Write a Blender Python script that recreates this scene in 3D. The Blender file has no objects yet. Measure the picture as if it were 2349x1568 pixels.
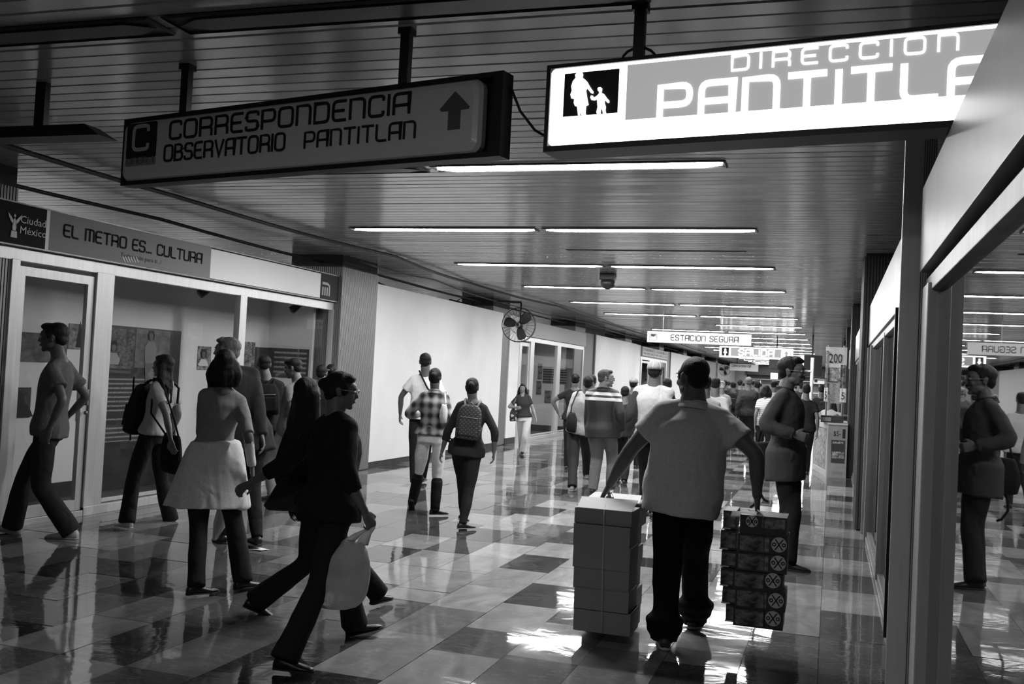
import bpy, bmesh, math, random
import numpy as np
from mathutils import Vector, Matrix

random.seed(7); np.random.seed(7)
SC = bpy.context.scene
COL = SC.collection
PI = math.pi

# ------------------------------------------------------------------ camera
F = 2284.0; CX, CY = 1174.5, 784.0; EYE = 1.55
_v1 = np.array([1908 - CX, 893 - CY, F]); _s = .05
_Y = _v1 / np.linalg.norm(_v1)
_L = (_v1 @ _v1) / (_v1[0] + _s * _v1[1])
_v2 = np.array([_v1[0] - _L, _v1[1] - _s * _L, F]); _X = -_v2 / np.linalg.norm(_v2)
_Z = np.cross(_X, _Y)
RW = np.array([_X, _Y, _Z])
CAM0 = np.array([0, 0, EYE])
def ray(x, y): return RW @ np.array([x - CX, y - CY, F])
def G(x, y, z=0.0):            # pixel -> point at height z
    r = ray(x, y); return CAM0 + r * ((z - EYE) / r[2])
def A(x, y, Y):                # pixel -> point at corridor distance Y
    r = ray(x, y); return CAM0 + r * (Y / r[1])
def W(x, y, X):                # pixel -> point on wall plane X
    r = ray(x, y); return CAM0 + r * (X / r[0])
cam = bpy.data.cameras.new('camera'); cam.lens = F / 2349 * 36; cam.sensor_width = 36; cam.sensor_fit = 'HORIZONTAL'
cam.clip_end = 300; cam.clip_start = .05
co = bpy.data.objects.new('camera', cam); COL.objects.link(co)
m3 = Matrix((RW[0], RW[1], RW[2]))
mm = Matrix(((m3[0][0], -m3[0][1], -m3[0][2]), (m3[1][0], -m3[1][1], -m3[1][2]), (m3[2][0], -m3[2][1], -m3[2][2])))
co.matrix_world = Matrix.Translation(CAM0.tolist()) @ mm.to_4x4()
SC.camera = co

# ------------------------------------------------------------------ light & exposure
wd = bpy.data.worlds.new('world'); SC.world = wd; wd.use_nodes = True
wd.node_tree.nodes['Background'].inputs[0].default_value = (.5, .5, .5, 1)
wd.node_tree.nodes['Background'].inputs[1].default_value = .02
SC.view_settings.view_transform = 'Standard'; SC.view_settings.look = 'None'
SC.view_settings.exposure = 0.0; SC.view_settings.gamma = 1.0; SC.view_settings.use_curve_mapping = False
TUBE = 100.0          # emission of the ceiling tubes
TUBE_BEHIND = 32.0    # the few lit rows behind the photographer
SIGNLIGHT = 3.0
SC.cycles.use_denoising = True
SC.cycles.max_bounces = 8
SC.cycles.sample_clamp_indirect = 3; SC.cycles.caustics_reflective = False; SC.cycles.caustics_refractive = False

# ------------------------------------------------------------------ materials
MATS = {}
def mat(name, v, rough=.6, metal=0.0, spec=.5, emit=0.0, noise=0.0, nscale=5.0, stretch=(1, 1, 1), bump=0.0, bscale=20.0, bstretch=(1, 1, 1), trans=0.0, ior=1.45, alpha=1.0, sheen=0):
    if name in MATS: return MATS[name]
    m = bpy.data.materials.new(name); m.use_nodes = True; MATS[name] = m
    nt = m.node_tree; b = nt.nodes['Principled BSDF']
    b.inputs['Base Color'].default_value = (v, v, v, 1)
    b.inputs['Roughness'].default_value = rough; b.inputs['Metallic'].default_value = metal
    b.inputs['Specular IOR Level'].default_value = spec; b.inputs['IOR'].default_value = ior
    b.inputs['Transmission Weight'].default_value = trans
    b.inputs['Alpha'].default_value = alpha
    if sheen: b.inputs['Sheen Weight'].default_value = sheen
    if emit:
        b.inputs['Emission Color'].default_value = (1, 1, 1, 1); b.inputs['Emission Strength'].default_value = emit
    tc = nt.nodes.new('ShaderNodeTexCoord')
    if noise:
        mp = nt.nodes.new('ShaderNodeMapping'); mp.inputs['Scale'].default_value = stretch
        nz = nt.nodes.new('ShaderNodeTexNoise'); nz.inputs['Scale'].default_value = nscale; nz.inputs['Detail'].default_value = 6
        mr = nt.nodes.new('ShaderNodeMapRange')
        mr.inputs['From Min'].default_value = .3; mr.inputs['From Max'].default_value = .7
        mr.inputs['To Min'].default_value = max(0, v * (1 - noise)); mr.inputs['To Max'].default_value = min(1, v * (1 + noise))
        nt.links.new(tc.outputs['Object'], mp.inputs[0]); nt.links.new(mp.outputs[0], nz.inputs[0])
        nt.links.new(nz.outputs['Fac'], mr.inputs['Value'])
        cb = nt.nodes.new('ShaderNodeCombineColor')
        for i in range(3): nt.links.new(mr.outputs[0], cb.inputs[i])
        nt.links.new(cb.outputs[0], b.inputs['Base Color'])
    if bump:
        mp = nt.nodes.new('ShaderNodeMapping'); mp.inputs['Scale'].default_value = bstretch
        nz = nt.nodes.new('ShaderNodeTexNoise'); nz.inputs['Scale'].default_value = bscale; nz.inputs['Detail'].default_value = 3
        bp = nt.nodes.new('ShaderNodeBump'); bp.inputs['Strength'].default_value = bump; bp.inputs['Distance'].default_value = .02
        nt.links.new(tc.outputs['Object'], mp.inputs[0]); nt.links.new(mp.outputs[0], nz.inputs[0])
        nt.links.new(nz.outputs['Fac'], bp.inputs['Height']); nt.links.new(bp.outputs[0], b.inputs['Normal'])
    return m

def graph_mat(name, build, rough=.6, metal=0.0, spec=.5):
    """build(nt, tc) returns a socket giving the grey value"""
    if name in MATS: return MATS[name]
    m = bpy.data.materials.new(name); m.use_nodes = True; MATS[name] = m
    nt = m.node_tree; b = nt.nodes['Principled BSDF']
    b.inputs['Roughness'].default_value = rough; b.inputs['Metallic'].default_value = metal; b.inputs['Specular IOR Level'].default_value = spec
    tc = nt.nodes.new('ShaderNodeTexCoord')
    s = build(nt, tc)
    nt.links.new(s, b.inputs['Base Color'])
    return m
def nd(nt, kind, **kw):
    n = nt.nodes.new(kind)
    for k, v in kw.items(): setattr(n, k, v)
    return n
def mth(nt, op, a, b=None, c=None):
    n = nt.nodes.new('ShaderNodeMath'); n.operation = op
    for i, q in enumerate((a, b, c)):
        if q is None: continue
        if isinstance(q, (int, float)): n.inputs[i].default_value = q
        else: nt.links.new(q, n.inputs[i])
    return n.outputs[0]
def lerp(nt, fac, a, b):
    n = nt.nodes.new('ShaderNodeMapRange'); n.inputs['To Min'].default_value = a; n.inputs['To Max'].default_value = b
    nt.links.new(fac, n.inputs['Value']); return n.outputs[0]
def noise_s(nt, tc, scale, stretch=(1, 1, 1), coord='Object', detail=5):
    mp = nt.nodes.new('ShaderNodeMapping'); mp.inputs['Scale'].default_value = stretch
    nz = nt.nodes.new('ShaderNodeTexNoise'); nz.inputs['Scale'].default_value = scale; nz.inputs['Detail'].default_value = detail
    nt.links.new(tc.outputs[coord], mp.inputs[0]); nt.links.new(mp.outputs[0], nz.inputs[0]); return nz.outputs['Fac']
def xyz(nt, tc, coord='Object'):
    s = nt.nodes.new('ShaderNodeSeparateXYZ'); nt.links.new(tc.outputs[coord], s.inputs[0]); return s.outputs

# floor marble: the shade of each tile is a face attribute, veins by noise
def marble():
    m = bpy.data.materials.new('polished_marble_tile'); m.use_nodes = True
    nt = m.node_tree; b = nt.nodes['Principled BSDF']; tc = nt.nodes.new('ShaderNodeTexCoord')
    at = nt.nodes.new('ShaderNodeAttribute'); at.attribute_name = 'shade'
    geo = nt.nodes.new('ShaderNodeNewGeometry')
    def nzz(scale, st, det=6):
        mp = nt.nodes.new('ShaderNodeMapping'); mp.inputs['Scale'].default_value = st
        nz = nt.nodes.new('ShaderNodeTexNoise'); nz.inputs['Scale'].default_value = scale; nz.inputs['Detail'].default_value = det
        nz.inputs['Distortion'].default_value = 1.2
        nt.links.new(geo.outputs['Position'], mp.inputs[0]); nt.links.new(mp.outputs[0], nz.inputs[0]); return nz.outputs['Fac']
    cloud = nzz(3.0, (1.6, .8, 1)); vein = nzz(6.0, (.6, 1.5, 1), 8)
    v = mth(nt, 'MULTIPLY', at.outputs['Fac'], mth(nt, 'ADD', mth(nt, 'MULTIPLY', cloud, .7), .30))
    ve = mth(nt, 'SUBTRACT', 1.0, mth(nt, 'MULTIPLY', mth(nt, 'ABSOLUTE', mth(nt, 'SUBTRACT', vein, .5)), 40))
    ve = mth(nt, 'MULTIPLY', mth(nt, 'MAXIMUM', ve, 0.0), .05)
    v = mth(nt, 'ADD', v, ve)
    cb = nt.nodes.new('ShaderNodeCombineColor')
    for i in range(3): nt.links.new(v, cb.inputs[i])
    nt.links.new(cb.outputs[0], b.inputs['Base Color'])
    b.inputs['Roughness'].default_value = .05; b.inputs['IOR'].default_value = 1.5; b.inputs['Specular IOR Level'].default_value = .23
    bp = nt.nodes.new('ShaderNodeBump'); bp.inputs['Strength'].default_value = .4; bp.inputs['Distance'].default_value = .004
    nt.links.new(nzz(2.2, (1, 1.3, 1), 3), bp.inputs['Height']); nt.links.new(bp.outputs[0], b.inputs['Normal'])
    return m
M_MARBLE = marble()
M_GROUT = mat('grout', .05, .8)
M_PLANK = mat('ceiling_plank_enamel', .55, .17, metal=.35, spec=.8, bump=.10, bscale=1.2, bstretch=(.5, 3, 1), noise=.12, nscale=1.5)
M_VOID = mat('ceiling_void', .01, .9)
M_ALU = mat('brushed_aluminium', .66, .38, metal=.35, noise=.08, nscale=30, stretch=(1, 1, .05))
M_ALUD = mat('dull_aluminium', .22, .4, metal=.4, noise=.25, nscale=12, stretch=(1, 1, .06))
M_WHITE = mat('white_paint', .74, .55, noise=.03, nscale=2)
M_ROOM = mat('room_paint', .8, .7, noise=.04, nscale=2)
M_GREYW = mat('grey_wall_paint', .22, .6, noise=.05, nscale=3)
M_CONC = mat('dark_concrete', .03, .7, noise=.3, nscale=6)
M_BLACK = mat('black_metal', .012, .45)
M_DARKP = mat('dark_plastic', .02, .4)
M_GLASS = mat('window_glass', 1, .0, trans=1.0, ior=1.45)
M_TUBE = mat('fluorescent_tube', 1, .4, emit=TUBE)
M_TUBEB = mat('fluorescent_tube_behind', 1, .4, emit=TUBE_BEHIND)
M_TUBEOFF = mat('unlit_tube', .10, .4)
M_HOUS = mat('lamp_housing', .10, .4, metal=.3)
def window_glass():
    m = bpy.data.materials.new('thin_glass'); m.use_nodes = True; nt = m.node_tree
    for n in list(nt.nodes): nt.nodes.remove(n)
    out = nt.nodes.new('ShaderNodeOutputMaterial'); mx = nt.nodes.new('ShaderNodeMixShader')
    tr = nt.nodes.new('ShaderNodeBsdfTransparent'); gl = nt.nodes.new('ShaderNodeBsdfGlossy'); fr = nt.nodes.new('ShaderNodeFresnel')
    fr.inputs['IOR'].default_value = 1.5; gl.inputs['Roughness'].default_value = .01
    tr.inputs[0].default_value = (.94, .94, .94, 1); gl.inputs[0].default_value = (1, 1, 1, 1)
    ge = nt.nodes.new('ShaderNodeNewGeometry')
    fac = mth(nt, 'MULTIPLY', fr.outputs[0], mth(nt, 'SUBTRACT', 1.0, ge.outputs['Backfacing']))
    nt.links.new(fac, mx.inputs[0]); nt.links.new(tr.outputs[0], mx.inputs[1]); nt.links.new(gl.outputs[0], mx.inputs[2])
    nt.links.new(mx.outputs[0], out.inputs[0]); return m
M_PANE = window_glass()
M_DARKGLASS = mat('dark_backed_glass', .012, .012, spec=.5, ior=1.36)

# ------------------------------------------------------------------ object helpers
def link(name, me, parent=None, loc=None):
    o = bpy.data.objects.new(name, me); COL.objects.link(o)
    if parent is not None: o.parent = parent
    if loc is not None: o.location = loc
    return o
def tag(o, label=None, cat=None, group=None, kind=None):
    if label: o['label'] = label
    if cat: o['category'] = cat
    if group: o['group'] = group
    if kind: o['kind'] = kind
    return o
def thing(name, label, cat, loc=(0, 0, 0), group=None):
    o = bpy.data.objects.new(name, None); COL.objects.link(o); o.location = Vector(loc); o.empty_display_size = .2
    return tag(o, label, cat, group)

class MB:
    """collects shapes in world space; build() links them as one object"""
    def __init__(s): s.v = []; s.f = []; s.sm = False
    def add(s, v, f):
        n = len(s.v); s.v += [tuple(map(float, q)) for q in v]; s.f += [tuple(i + n for i in q) for q in f]; return s
    def box(s, x0, x1, y0, y1, z0, z1):
        v = [(x0, y0, z0), (x1, y0, z0), (x1, y1, z0), (x0, y1, z0), (x0, y0, z1), (x1, y0, z1), (x1, y1, z1), (x0, y1, z1)]
        return s.add(v, [(0, 3, 2, 1), (4, 5, 6, 7), (0, 1, 5, 4), (1, 2, 6, 5), (2, 3, 7, 6), (3, 0, 4, 7)])
    def obox(s, c, ax, ay, az):
        c, ax, ay, az = (np.array(q, float) for q in (c, ax, ay, az))
        v = [c + i * ax + j * ay + k * az for k in (-1, 1) for i, j in ((-1, -1), (1, -1), (1, 1), (-1, 1))]
        return s.add(v, [(0, 3, 2, 1), (4, 5, 6, 7), (0, 1, 5, 4), (1, 2, 6, 5), (2, 3, 7, 6), (3, 0, 4, 7)])
    def tube(s, pts, r, n=8):
        s.sm = True
        pts = [np.array(p, float) for p in pts]
        rr = r if isinstance(r, (list, tuple)) else [r] * len(pts)
        rings = []
        up = np.array([0.0, 0, 1])
        for i, p in enumerate(pts):
            d = pts[min(i + 1, len(pts) - 1)] - pts[max(i - 1, 0)]; d = d / (np.linalg.norm(d) + 1e-9)
            if abs(d @ up) > .9 and i == 0: up = np.array([0.0, 1, 0])
            u = np.cross(up, d); u /= np.linalg.norm(u) + 1e-9; w = np.cross(d, u); up = w
            rings.append((p, u, w, rr[i], rr[i]))
        return s.loft(rings, n)
    def loft(s, rings, n=12, cap=True):
        s.sm = True
        v = []; f = []
        for (c, u, w, a, b) in rings:
            c, u, w = np.array(c, float), np.array(u, float), np.array(w, float)
            for k in range(n):
                t = 2 * PI * k / n; v.append(c + u * a * math.cos(t) + w * b * math.sin(t))
        for i in range(len(rings) - 1):
            for k in range(n):
                k2 = (k + 1) % n; f.append((i * n + k, i * n + k2, (i + 1) * n + k2, (i + 1) * n + k))
        if cap:
            f.append(tuple(reversed(range(n)))); f.append(tuple((len(rings) - 1) * n + k for k in range(n)))
        return s.add(v, f)
    def ell(s, c, u, v_, w, nu=12, nv=8):
        """ellipsoid with axis vectors u,v_,w"""
        s.sm = True
        c, u, v_, w = (np.array(q, float) for q in (c, u, v_, w))
        vs = [c - w]; fs = []
        for i in range(1, nv):
            p = -PI / 2 + PI * i / nv
            for k in range(nu):
                t = 2 * PI * k / nu; vs.append(c + (u * math.cos(t) + v_ * math.sin(t)) * math.cos(p) + w * math.sin(p))
        vs.append(c + w); top = len(vs) - 1
        for k in range(nu): fs.append((0, 1 + (k + 1) % nu, 1 + k))
        for i in range(nv - 2):
            for k in range(nu):
                a = 1 + i * nu + k; b = 1 + i * nu + (k + 1) % nu; fs.append((a, b, b + nu, a + nu))
        o = 1 + (nv - 2) * nu
        for k in range(nu): fs.append((o + k, o + (k + 1) % nu, top))
        return s.add(vs, fs)
    def capsule(s, a, b, ra, rb, n=10):
        a, b = np.array(a, float), np.array(b, float); d = b - a; L = np.linalg.norm(d) + 1e-9; d = d / L
        up = np.array([0, 0, 1.0]) if abs(d[2]) < .9 else np.array([0, 1.0, 0])
        u = np.cross(up, d); u /= np.linalg.norm(u); w = np.cross(d, u)
        rings = []
        for t in (-1, -.8, -.45, 0): rings.append((a + d * ra * t, u, w, ra * max(.05, math.sqrt(max(0, 1 - t * t))), ra * max(.05, math.sqrt(max(0, 1 - t * t)))))
        for t in (0, .45, .8, 1): rings.append((b + d * rb * t, u, w, rb * max(.05, math.sqrt(max(0, 1 - t * t))), rb * max(.05, math.sqrt(max(0, 1 - t * t)))))
        return s.loft(rings, n)
    def prism(s, poly, o, u, v_, w):
        """polygon (2d) in plane o+u,v extruded by w"""
        o, u, v_, w = (np.array(q, float) for q in (o, u, v_, w)); n = len(poly)
        a = [o + u * p[0] + v_ * p[1] for p in poly]; b = [q + w for q in a]
        f = [tuple(reversed(range(n))), tuple(range(n, 2 * n))]
        for k in range(n): f.append((k, (k + 1) % n, n + (k + 1) % n, n + k))
        return s.add(a + b, f)
    def mesh(s, name, origin=(0, 0, 0)):
        me = bpy.data.meshes.new(name); o = np.array(origin, float)
        v = (np.array(s.v) - o).tolist(); me.from_pydata(v, [], s.f); me.update()
        if s.sm: me.polygons.foreach_set('use_smooth', [True] * len(me.polygons))
        return me
    def build(s, name, material, parent=None, bevel=0, fixn=True):
        org = np.array(parent.location) if (parent is not None and parent.parent is None) else np.array((0, 0, 0.))
        if parent is not None and parent.parent is not None: org = np.array(parent.parent.location) + np.array(parent.location)
        if parent is None:
            vv = np.array(s.v); org = np.array([(vv[:, 0].min() + vv[:, 0].max()) / 2, (vv[:, 1].min() + vv[:, 1].max()) / 2, vv[:, 2].min()])
        me = s.mesh(name, org)
        if fixn or bevel:
            bm = bmesh.new(); bm.from_mesh(me)
            if fixn: bmesh.ops.recalc_face_normals(bm, faces=bm.faces)
            if bevel:
                es = [e for e in bm.edges if len(e.link_faces) == 2 and e.calc_face_angle(0) > .6]
                bmesh.ops.bevel(bm, geom=es, offset=bevel, segments=2, affect='EDGES', profile=.6, clamp_overlap=True)
            bm.to_mesh(me); bm.free()
        if material: me.materials.append(material)
        o = link(name, me, parent)
        if parent is None: o.location = org
        return o
def bx(name, m, parent, x0, x1, y0, y1, z0, z1, bevel=0):
    return MB().box(x0, x1, y0, y1, z0, z1).build(name, m, parent, bevel)

# persistent helper object for voxel remeshing
_tmpme = bpy.data.meshes.new('t'); _tmp = bpy.data.objects.new('t', _tmpme)
_rm = _tmp.modifiers.new('r', 'REMESH'); _rm.mode = 'VOXEL'; _sm = _tmp.modifiers.new('s', 'SMOOTH')
def remesh(mb, voxel, smooth=2, fac=.5):
    COL.objects.link(_tmp) if _tmp.name not in COL.objects else None
    me = mb.mesh('tmpmesh'); old = _tmp.data; _tmp.data = me; bpy.data.meshes.remove(old) if old.users == 0 else None
    _rm.voxel_size = voxel; _sm.factor = fac; _sm.iterations = smooth
    dg = bpy.context.evaluated_depsgraph_get(); ev = _tmp.evaluated_get(dg)
    em = ev.to_mesh(); n = len(em.vertices)
    co_ = np.empty(n * 3, np.float32); em.vertices.foreach_get('co', co_)
    nl = len(em.loops); li = np.empty(nl, np.int32); em.loops.foreach_get('vertex_index', li)
    npoly = len(em.polygons); ls = np.empty(npoly, np.int32); em.polygons.foreach_get('loop_start', ls)
    no = np.empty(n * 3, np.float32); em.vertices.foreach_get('normal', no)
    ev.to_mesh_clear()
    return co_.reshape(-1, 3).astype(float), no.reshape(-1, 3).astype(float), li, ls
def mesh_np(name, parts, origin):
    V = []; LI = []; LS = []; nv = 0; nl = 0
    for co_, li, ls in parts:
        V.append(co_); LI.append(li + nv); LS.append(ls + nl); nv += len(co_); nl += len(li)
    V = np.concatenate(V) - np.array(origin); LI = np.concatenate(LI); LS = np.concatenate(LS)
    me = bpy.data.meshes.new(name)
    me.vertices.add(len(V)); me.vertices.foreach_set('co', V.astype(np.float32).ravel())
    me.loops.add(len(LI)); me.loops.foreach_set('vertex_index', LI.astype(np.int32))
    me.polygons.add(len(LS)); me.polygons.foreach_set('loop_start', LS.astype(np.int32))
    me.polygons.foreach_set('use_smooth', [True] * len(LS))
    me.update(calc_edges=True); me.validate()
    return me
def folds(P, seed, amp, freq=22.0, stretch=(1, 1, .45)):
    rs = np.random.RandomState(seed); Q = P * np.array(stretch); out = np.zeros(len(P))
    warp = sum(np.sin(Q @ (rs.randn(3) * freq * .35) + rs.rand() * 6) for _ in range(3))[:, None] * .02
    for i in range(5):
        k = rs.randn(3); k /= np.linalg.norm(k); fr = freq * (.6 + .5 * i)
        out += (1 - 2 * np.abs(np.sin((Q + warp * rs.randn(3)) @ k * fr * .5 + rs.rand() * 6))) / (1 + .6 * i)
    return out * amp / 2.2

# ------------------------------------------------------------------ lettering (stroke alphabet of rounded squares)
GL = {
 'C': (.72, [[(1, .8, 0), (1, 1, 1), (0, 1, 1), (0, 0, 1), (1, 0, 1), (1, .2, 0)]]),
 'O': (.78, [[(0, .5, 0), (0, 1, 1), (1, 1, 1), (1, 0, 1), (0, 0, 1), (0, .5, 0)]]),
 'R': (.74, [[(0, 0, 0), (0, 1, 0), (1, 1, 1), (1, .45, 1), (0, .45, 0)], [(.55, .45, 0), (1, .45, 1), (1, 0, 0)]]),
 'E': (.66, [[(1, 1, 0), (0, 1, 1), (0, 0, 1), (1, 0, 0)], [(0, .5, 0), (.85, .5, 0)]]),
 'S': (.70, [[(1, .82, 0), (1, 1, 1), (0, 1, 1), (0, .5, 1), (1, .5, 1), (1, 0, 1), (0, 0, 1), (0, .18, 0)]]),
 'P': (.74, [[(0, 0, 0), (0, 1, 0), (1, 1, 1), (1, .4, 1), (0, .4, 0)]]),
 'N': (.74, [[(0, 0, 0), (0, 1, 0), (1, 1, 1), (1, 0, 0)]]),
 'M': (.95, [[(0, 0, 0), (0, 1, 0), (1, 1, 1), (1, 0, 0)], [(.5, 1, 0), (.5, 0, 0)]]),
 'D': (.76, [[(0, .5, 0), (0, 1, 0), (1, 1, 1), (1, 0, 1), (0, 0, 0), (0, .5, 0)]]),
 'I': (.02, [[(.5, 0, 0), (.5, 1, 0)]]),
 'A': (.76, [[(0, 0, 0), (0, 1, 1), (1, 1, 0), (1, 0, 0)], [(0, .42, 0), (1, .42, 0)]]),
 'B': (.72, [[(0, .5, 0), (0, 1, 0), (.9, 1, 1), (.9, .53, 1), (0, .53, 0)], [(0, .53, 0), (1, .53, 1), (1, 0, 1), (0, 0, 0), (0, .53, 0)]]),
 'V': (.74, [[(0, 1, 0), (.5, 0, 0), (1, 1, 0)]]),
 'T': (.78, [[(0, 1, 0), (1, 1, 0)], [(.5, 1, 0), (.5, 0, 0)]]),
 'L': (.66, [[(0, 1, 0), (0, 0, 1), (1, 0, 0)]]),
 'G': (.74, [[(1, .82, 0), (1, 1, 1), (0, 1, 1), (0, 0, 1), (1, 0, 1), (1, .45, 0), (.5, .45, 0)]]),
 'U': (.74, [[(0, 1, 0), (0, 0, 1), (1, 0, 1), (1, 1, 0)]]),
 '1': (.25, [[(0, .8, 0), (1, 1, 0), (1, 0, 0)]]),
 '.': (.04, [[(.5, 0, 0), (.5, .07, 0)]]),
 ' ': (.35, []),
}
def letters(name_, text, o, u, v, w, height, width, sw, gap, m, parent):
    tot = sum(GL[c][0] + gap for c in text) - gap; sx = height if width is None else width / tot; x = 0
    for ch in text:
        gw = GL[ch][0]
        if GL[ch][1]:
            t = MB(); stroke_text(t, ch, np.array(o, float) + np.array(u, float) * x * sx, u, v, w, height, max(gw, .0001) * sx if width is not None else None, sw, gap)
            t.build('letter', m, parent)
        x += gw + gap
def stroke_text(mb, text, o, u, v, w, height, width=None, sw=.14, gap=.26, thick=.004):
    """text starting at o; u right, v up, w out (unit vectors)"""
    o, u, v, w = (np.array(q, float) for q in (o, u, v, w))
    tot = sum(GL[c][0] + gap for c in text) - gap
    sx = height if width is None else width / max(tot, 1e-6)
    x = 0
    for ch in text:
        gw, strokes = GL[ch]
        for st in strokes:
            pts = []
            P = [np.array(((x + p[0] * gw) * sx, p[1] * height)) for p in st]
            for i, p in enumerate(st):
                if p[2] and 0 < i < len(st) - 1:
                    a, b, c = P[i - 1], P[i], P[i + 1]; R = .26 * height
                    d1 = (a - b); d2 = (c - b); r1 = min(R, np.linalg.norm(d1) * .5); r2 = min(R, np.linalg.norm(d2) * .5)
                    q1 = b + d1 / np.linalg.norm(d1) * r1; q2 = b + d2 / np.linalg.norm(d2) * r2
                    for t in (0, .25, .5, .75, 1): pts.append((1 - t) ** 2 * q1 + 2 * t * (1 - t) * b + t * t * q2)
                else: pts.append(P[i])
            h = sw * height / 2; n = len(pts); L = []; R_ = []
            for i, p in enumerate(pts):
                d = pts[min(i + 1, n - 1)] - pts[max(i - 1, 0)]; d = d / (np.linalg.norm(d) + 1e-9); nn = np.array((-d[1], d[0]))
                sc = 1.0
                if 0 < i < n - 1:
                    e = pts[i] - pts[i - 1]; e = e / (np.linalg.norm(e) + 1e-9); sc = 1 / max(.5, abs(e @ d))
                q = p + (d * -h * .6 if i == 0 else (d * h * .6 if i == n - 1 else 0))
                L.append(q + nn * h * sc); R_.append(q - nn * h * sc)
            vs = [o + u * q[0] + v * q[1] for q in L + R_]; vs += [q + w * thick for q in vs]
            m = 2 * n; fs = []
            for i in range(n - 1):
                fs.append((m + n + i, m + n + i + 1, m + i + 1, m + i)); fs.append((i, i + 1, m + i + 1, m + i)); fs.append((n + i + 1, n + i, m + n + i, m + n + i + 1))
            fs.append((0, m, m + n, n)); fs.append((n - 1, 2 * n - 1, m + 2 * n - 1, m + n - 1))
            mb.add(vs, fs)
        x += gw + gap
    return mb
def font_text(name, text, o, u, v, height, m, parent, width=None, thick=.002):
    cu = bpy.data.curves.new('c', 'FONT'); cu.body = text; cu.size = 1; cu.extrude = .0; cu.resolution_u = 2
    ob = bpy.data.objects.new('c', cu); COL.objects.link(ob)
    me = bpy.data.meshes.new_from_object(ob.evaluated_get(bpy.context.evaluated_depsgraph_get()))
    COL.objects.unlink(ob); bpy.data.objects.remove(ob)
    n = len(me.vertices); c = np.empty(n * 3); me.vertices.foreach_get('co', c); c = c.reshape(-1, 3)
    mn, mx = c.min(0), c.max(0); sy = height / (mx[1] - mn[1]); sx = sy if width is None else width / (mx[0] - mn[0])
    o, u, v = (np.array(q, float) for q in (o, u, v)); w = np.cross(u, v)
    c = (c - mn) * np.array((sx, sy, 1)); P = o + c[:, :1] * u + c[:, 1:2] * v + w * thick
    org = np.array(parent.location)
    me.vertices.foreach_set('co', (P - org).ravel()); me.update(); me.materials.clear(); me.materials.append(m); me.name = name
    return tag(link(name, me, parent), kind='stuff')

# ------------------------------------------------------------------ the setting
ZC = 3.1; XL = -6.7; XR = .42
def struct(name, mb, m): return tag(mb.build(name, m), kind='structure')

# --- floor: slab + marble tiles in columns 0.41 m wide with running joints
fl_slab = thing('floor', None, None, (-4, 30, 0)); tag(fl_slab, kind='structure')
bx('slab', M_GROUT, fl_slab, -14, 6, -9, 80, -.2, -.006)
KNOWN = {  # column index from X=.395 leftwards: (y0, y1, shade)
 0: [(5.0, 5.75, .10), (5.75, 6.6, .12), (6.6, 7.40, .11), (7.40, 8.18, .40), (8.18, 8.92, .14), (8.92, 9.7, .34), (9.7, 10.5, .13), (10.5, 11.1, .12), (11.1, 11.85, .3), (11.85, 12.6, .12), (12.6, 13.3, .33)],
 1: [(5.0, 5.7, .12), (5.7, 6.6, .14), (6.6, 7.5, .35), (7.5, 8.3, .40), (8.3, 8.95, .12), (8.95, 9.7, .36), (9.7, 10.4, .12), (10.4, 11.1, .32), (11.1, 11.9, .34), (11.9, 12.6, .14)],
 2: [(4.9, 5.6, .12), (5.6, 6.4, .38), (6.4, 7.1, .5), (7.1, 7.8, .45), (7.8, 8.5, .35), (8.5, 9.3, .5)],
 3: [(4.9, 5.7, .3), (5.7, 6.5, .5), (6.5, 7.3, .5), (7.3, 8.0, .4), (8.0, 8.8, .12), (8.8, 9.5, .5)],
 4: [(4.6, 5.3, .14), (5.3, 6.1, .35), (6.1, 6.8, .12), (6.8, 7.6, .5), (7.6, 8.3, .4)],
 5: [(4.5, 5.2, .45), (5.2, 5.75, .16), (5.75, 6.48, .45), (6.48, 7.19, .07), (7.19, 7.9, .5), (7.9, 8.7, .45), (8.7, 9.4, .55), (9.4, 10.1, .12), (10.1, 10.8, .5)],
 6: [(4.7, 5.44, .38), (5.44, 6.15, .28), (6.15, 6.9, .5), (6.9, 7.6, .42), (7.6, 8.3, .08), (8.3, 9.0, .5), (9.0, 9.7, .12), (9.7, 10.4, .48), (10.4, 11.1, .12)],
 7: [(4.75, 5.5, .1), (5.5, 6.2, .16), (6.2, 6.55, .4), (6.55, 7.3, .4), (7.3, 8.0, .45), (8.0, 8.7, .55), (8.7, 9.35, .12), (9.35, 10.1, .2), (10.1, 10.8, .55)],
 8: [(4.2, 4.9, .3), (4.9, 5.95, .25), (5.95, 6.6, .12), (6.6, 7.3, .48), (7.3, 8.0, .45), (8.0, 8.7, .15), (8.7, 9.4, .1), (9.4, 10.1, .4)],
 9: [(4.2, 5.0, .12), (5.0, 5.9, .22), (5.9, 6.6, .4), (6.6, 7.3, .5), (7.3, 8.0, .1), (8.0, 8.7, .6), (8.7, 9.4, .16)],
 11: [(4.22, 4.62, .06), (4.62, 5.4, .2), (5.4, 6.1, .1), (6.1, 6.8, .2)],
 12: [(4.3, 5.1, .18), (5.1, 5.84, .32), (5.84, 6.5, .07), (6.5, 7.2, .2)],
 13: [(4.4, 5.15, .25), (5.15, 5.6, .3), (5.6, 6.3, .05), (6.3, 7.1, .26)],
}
rs = random.Random(5)
tiles = []
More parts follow.
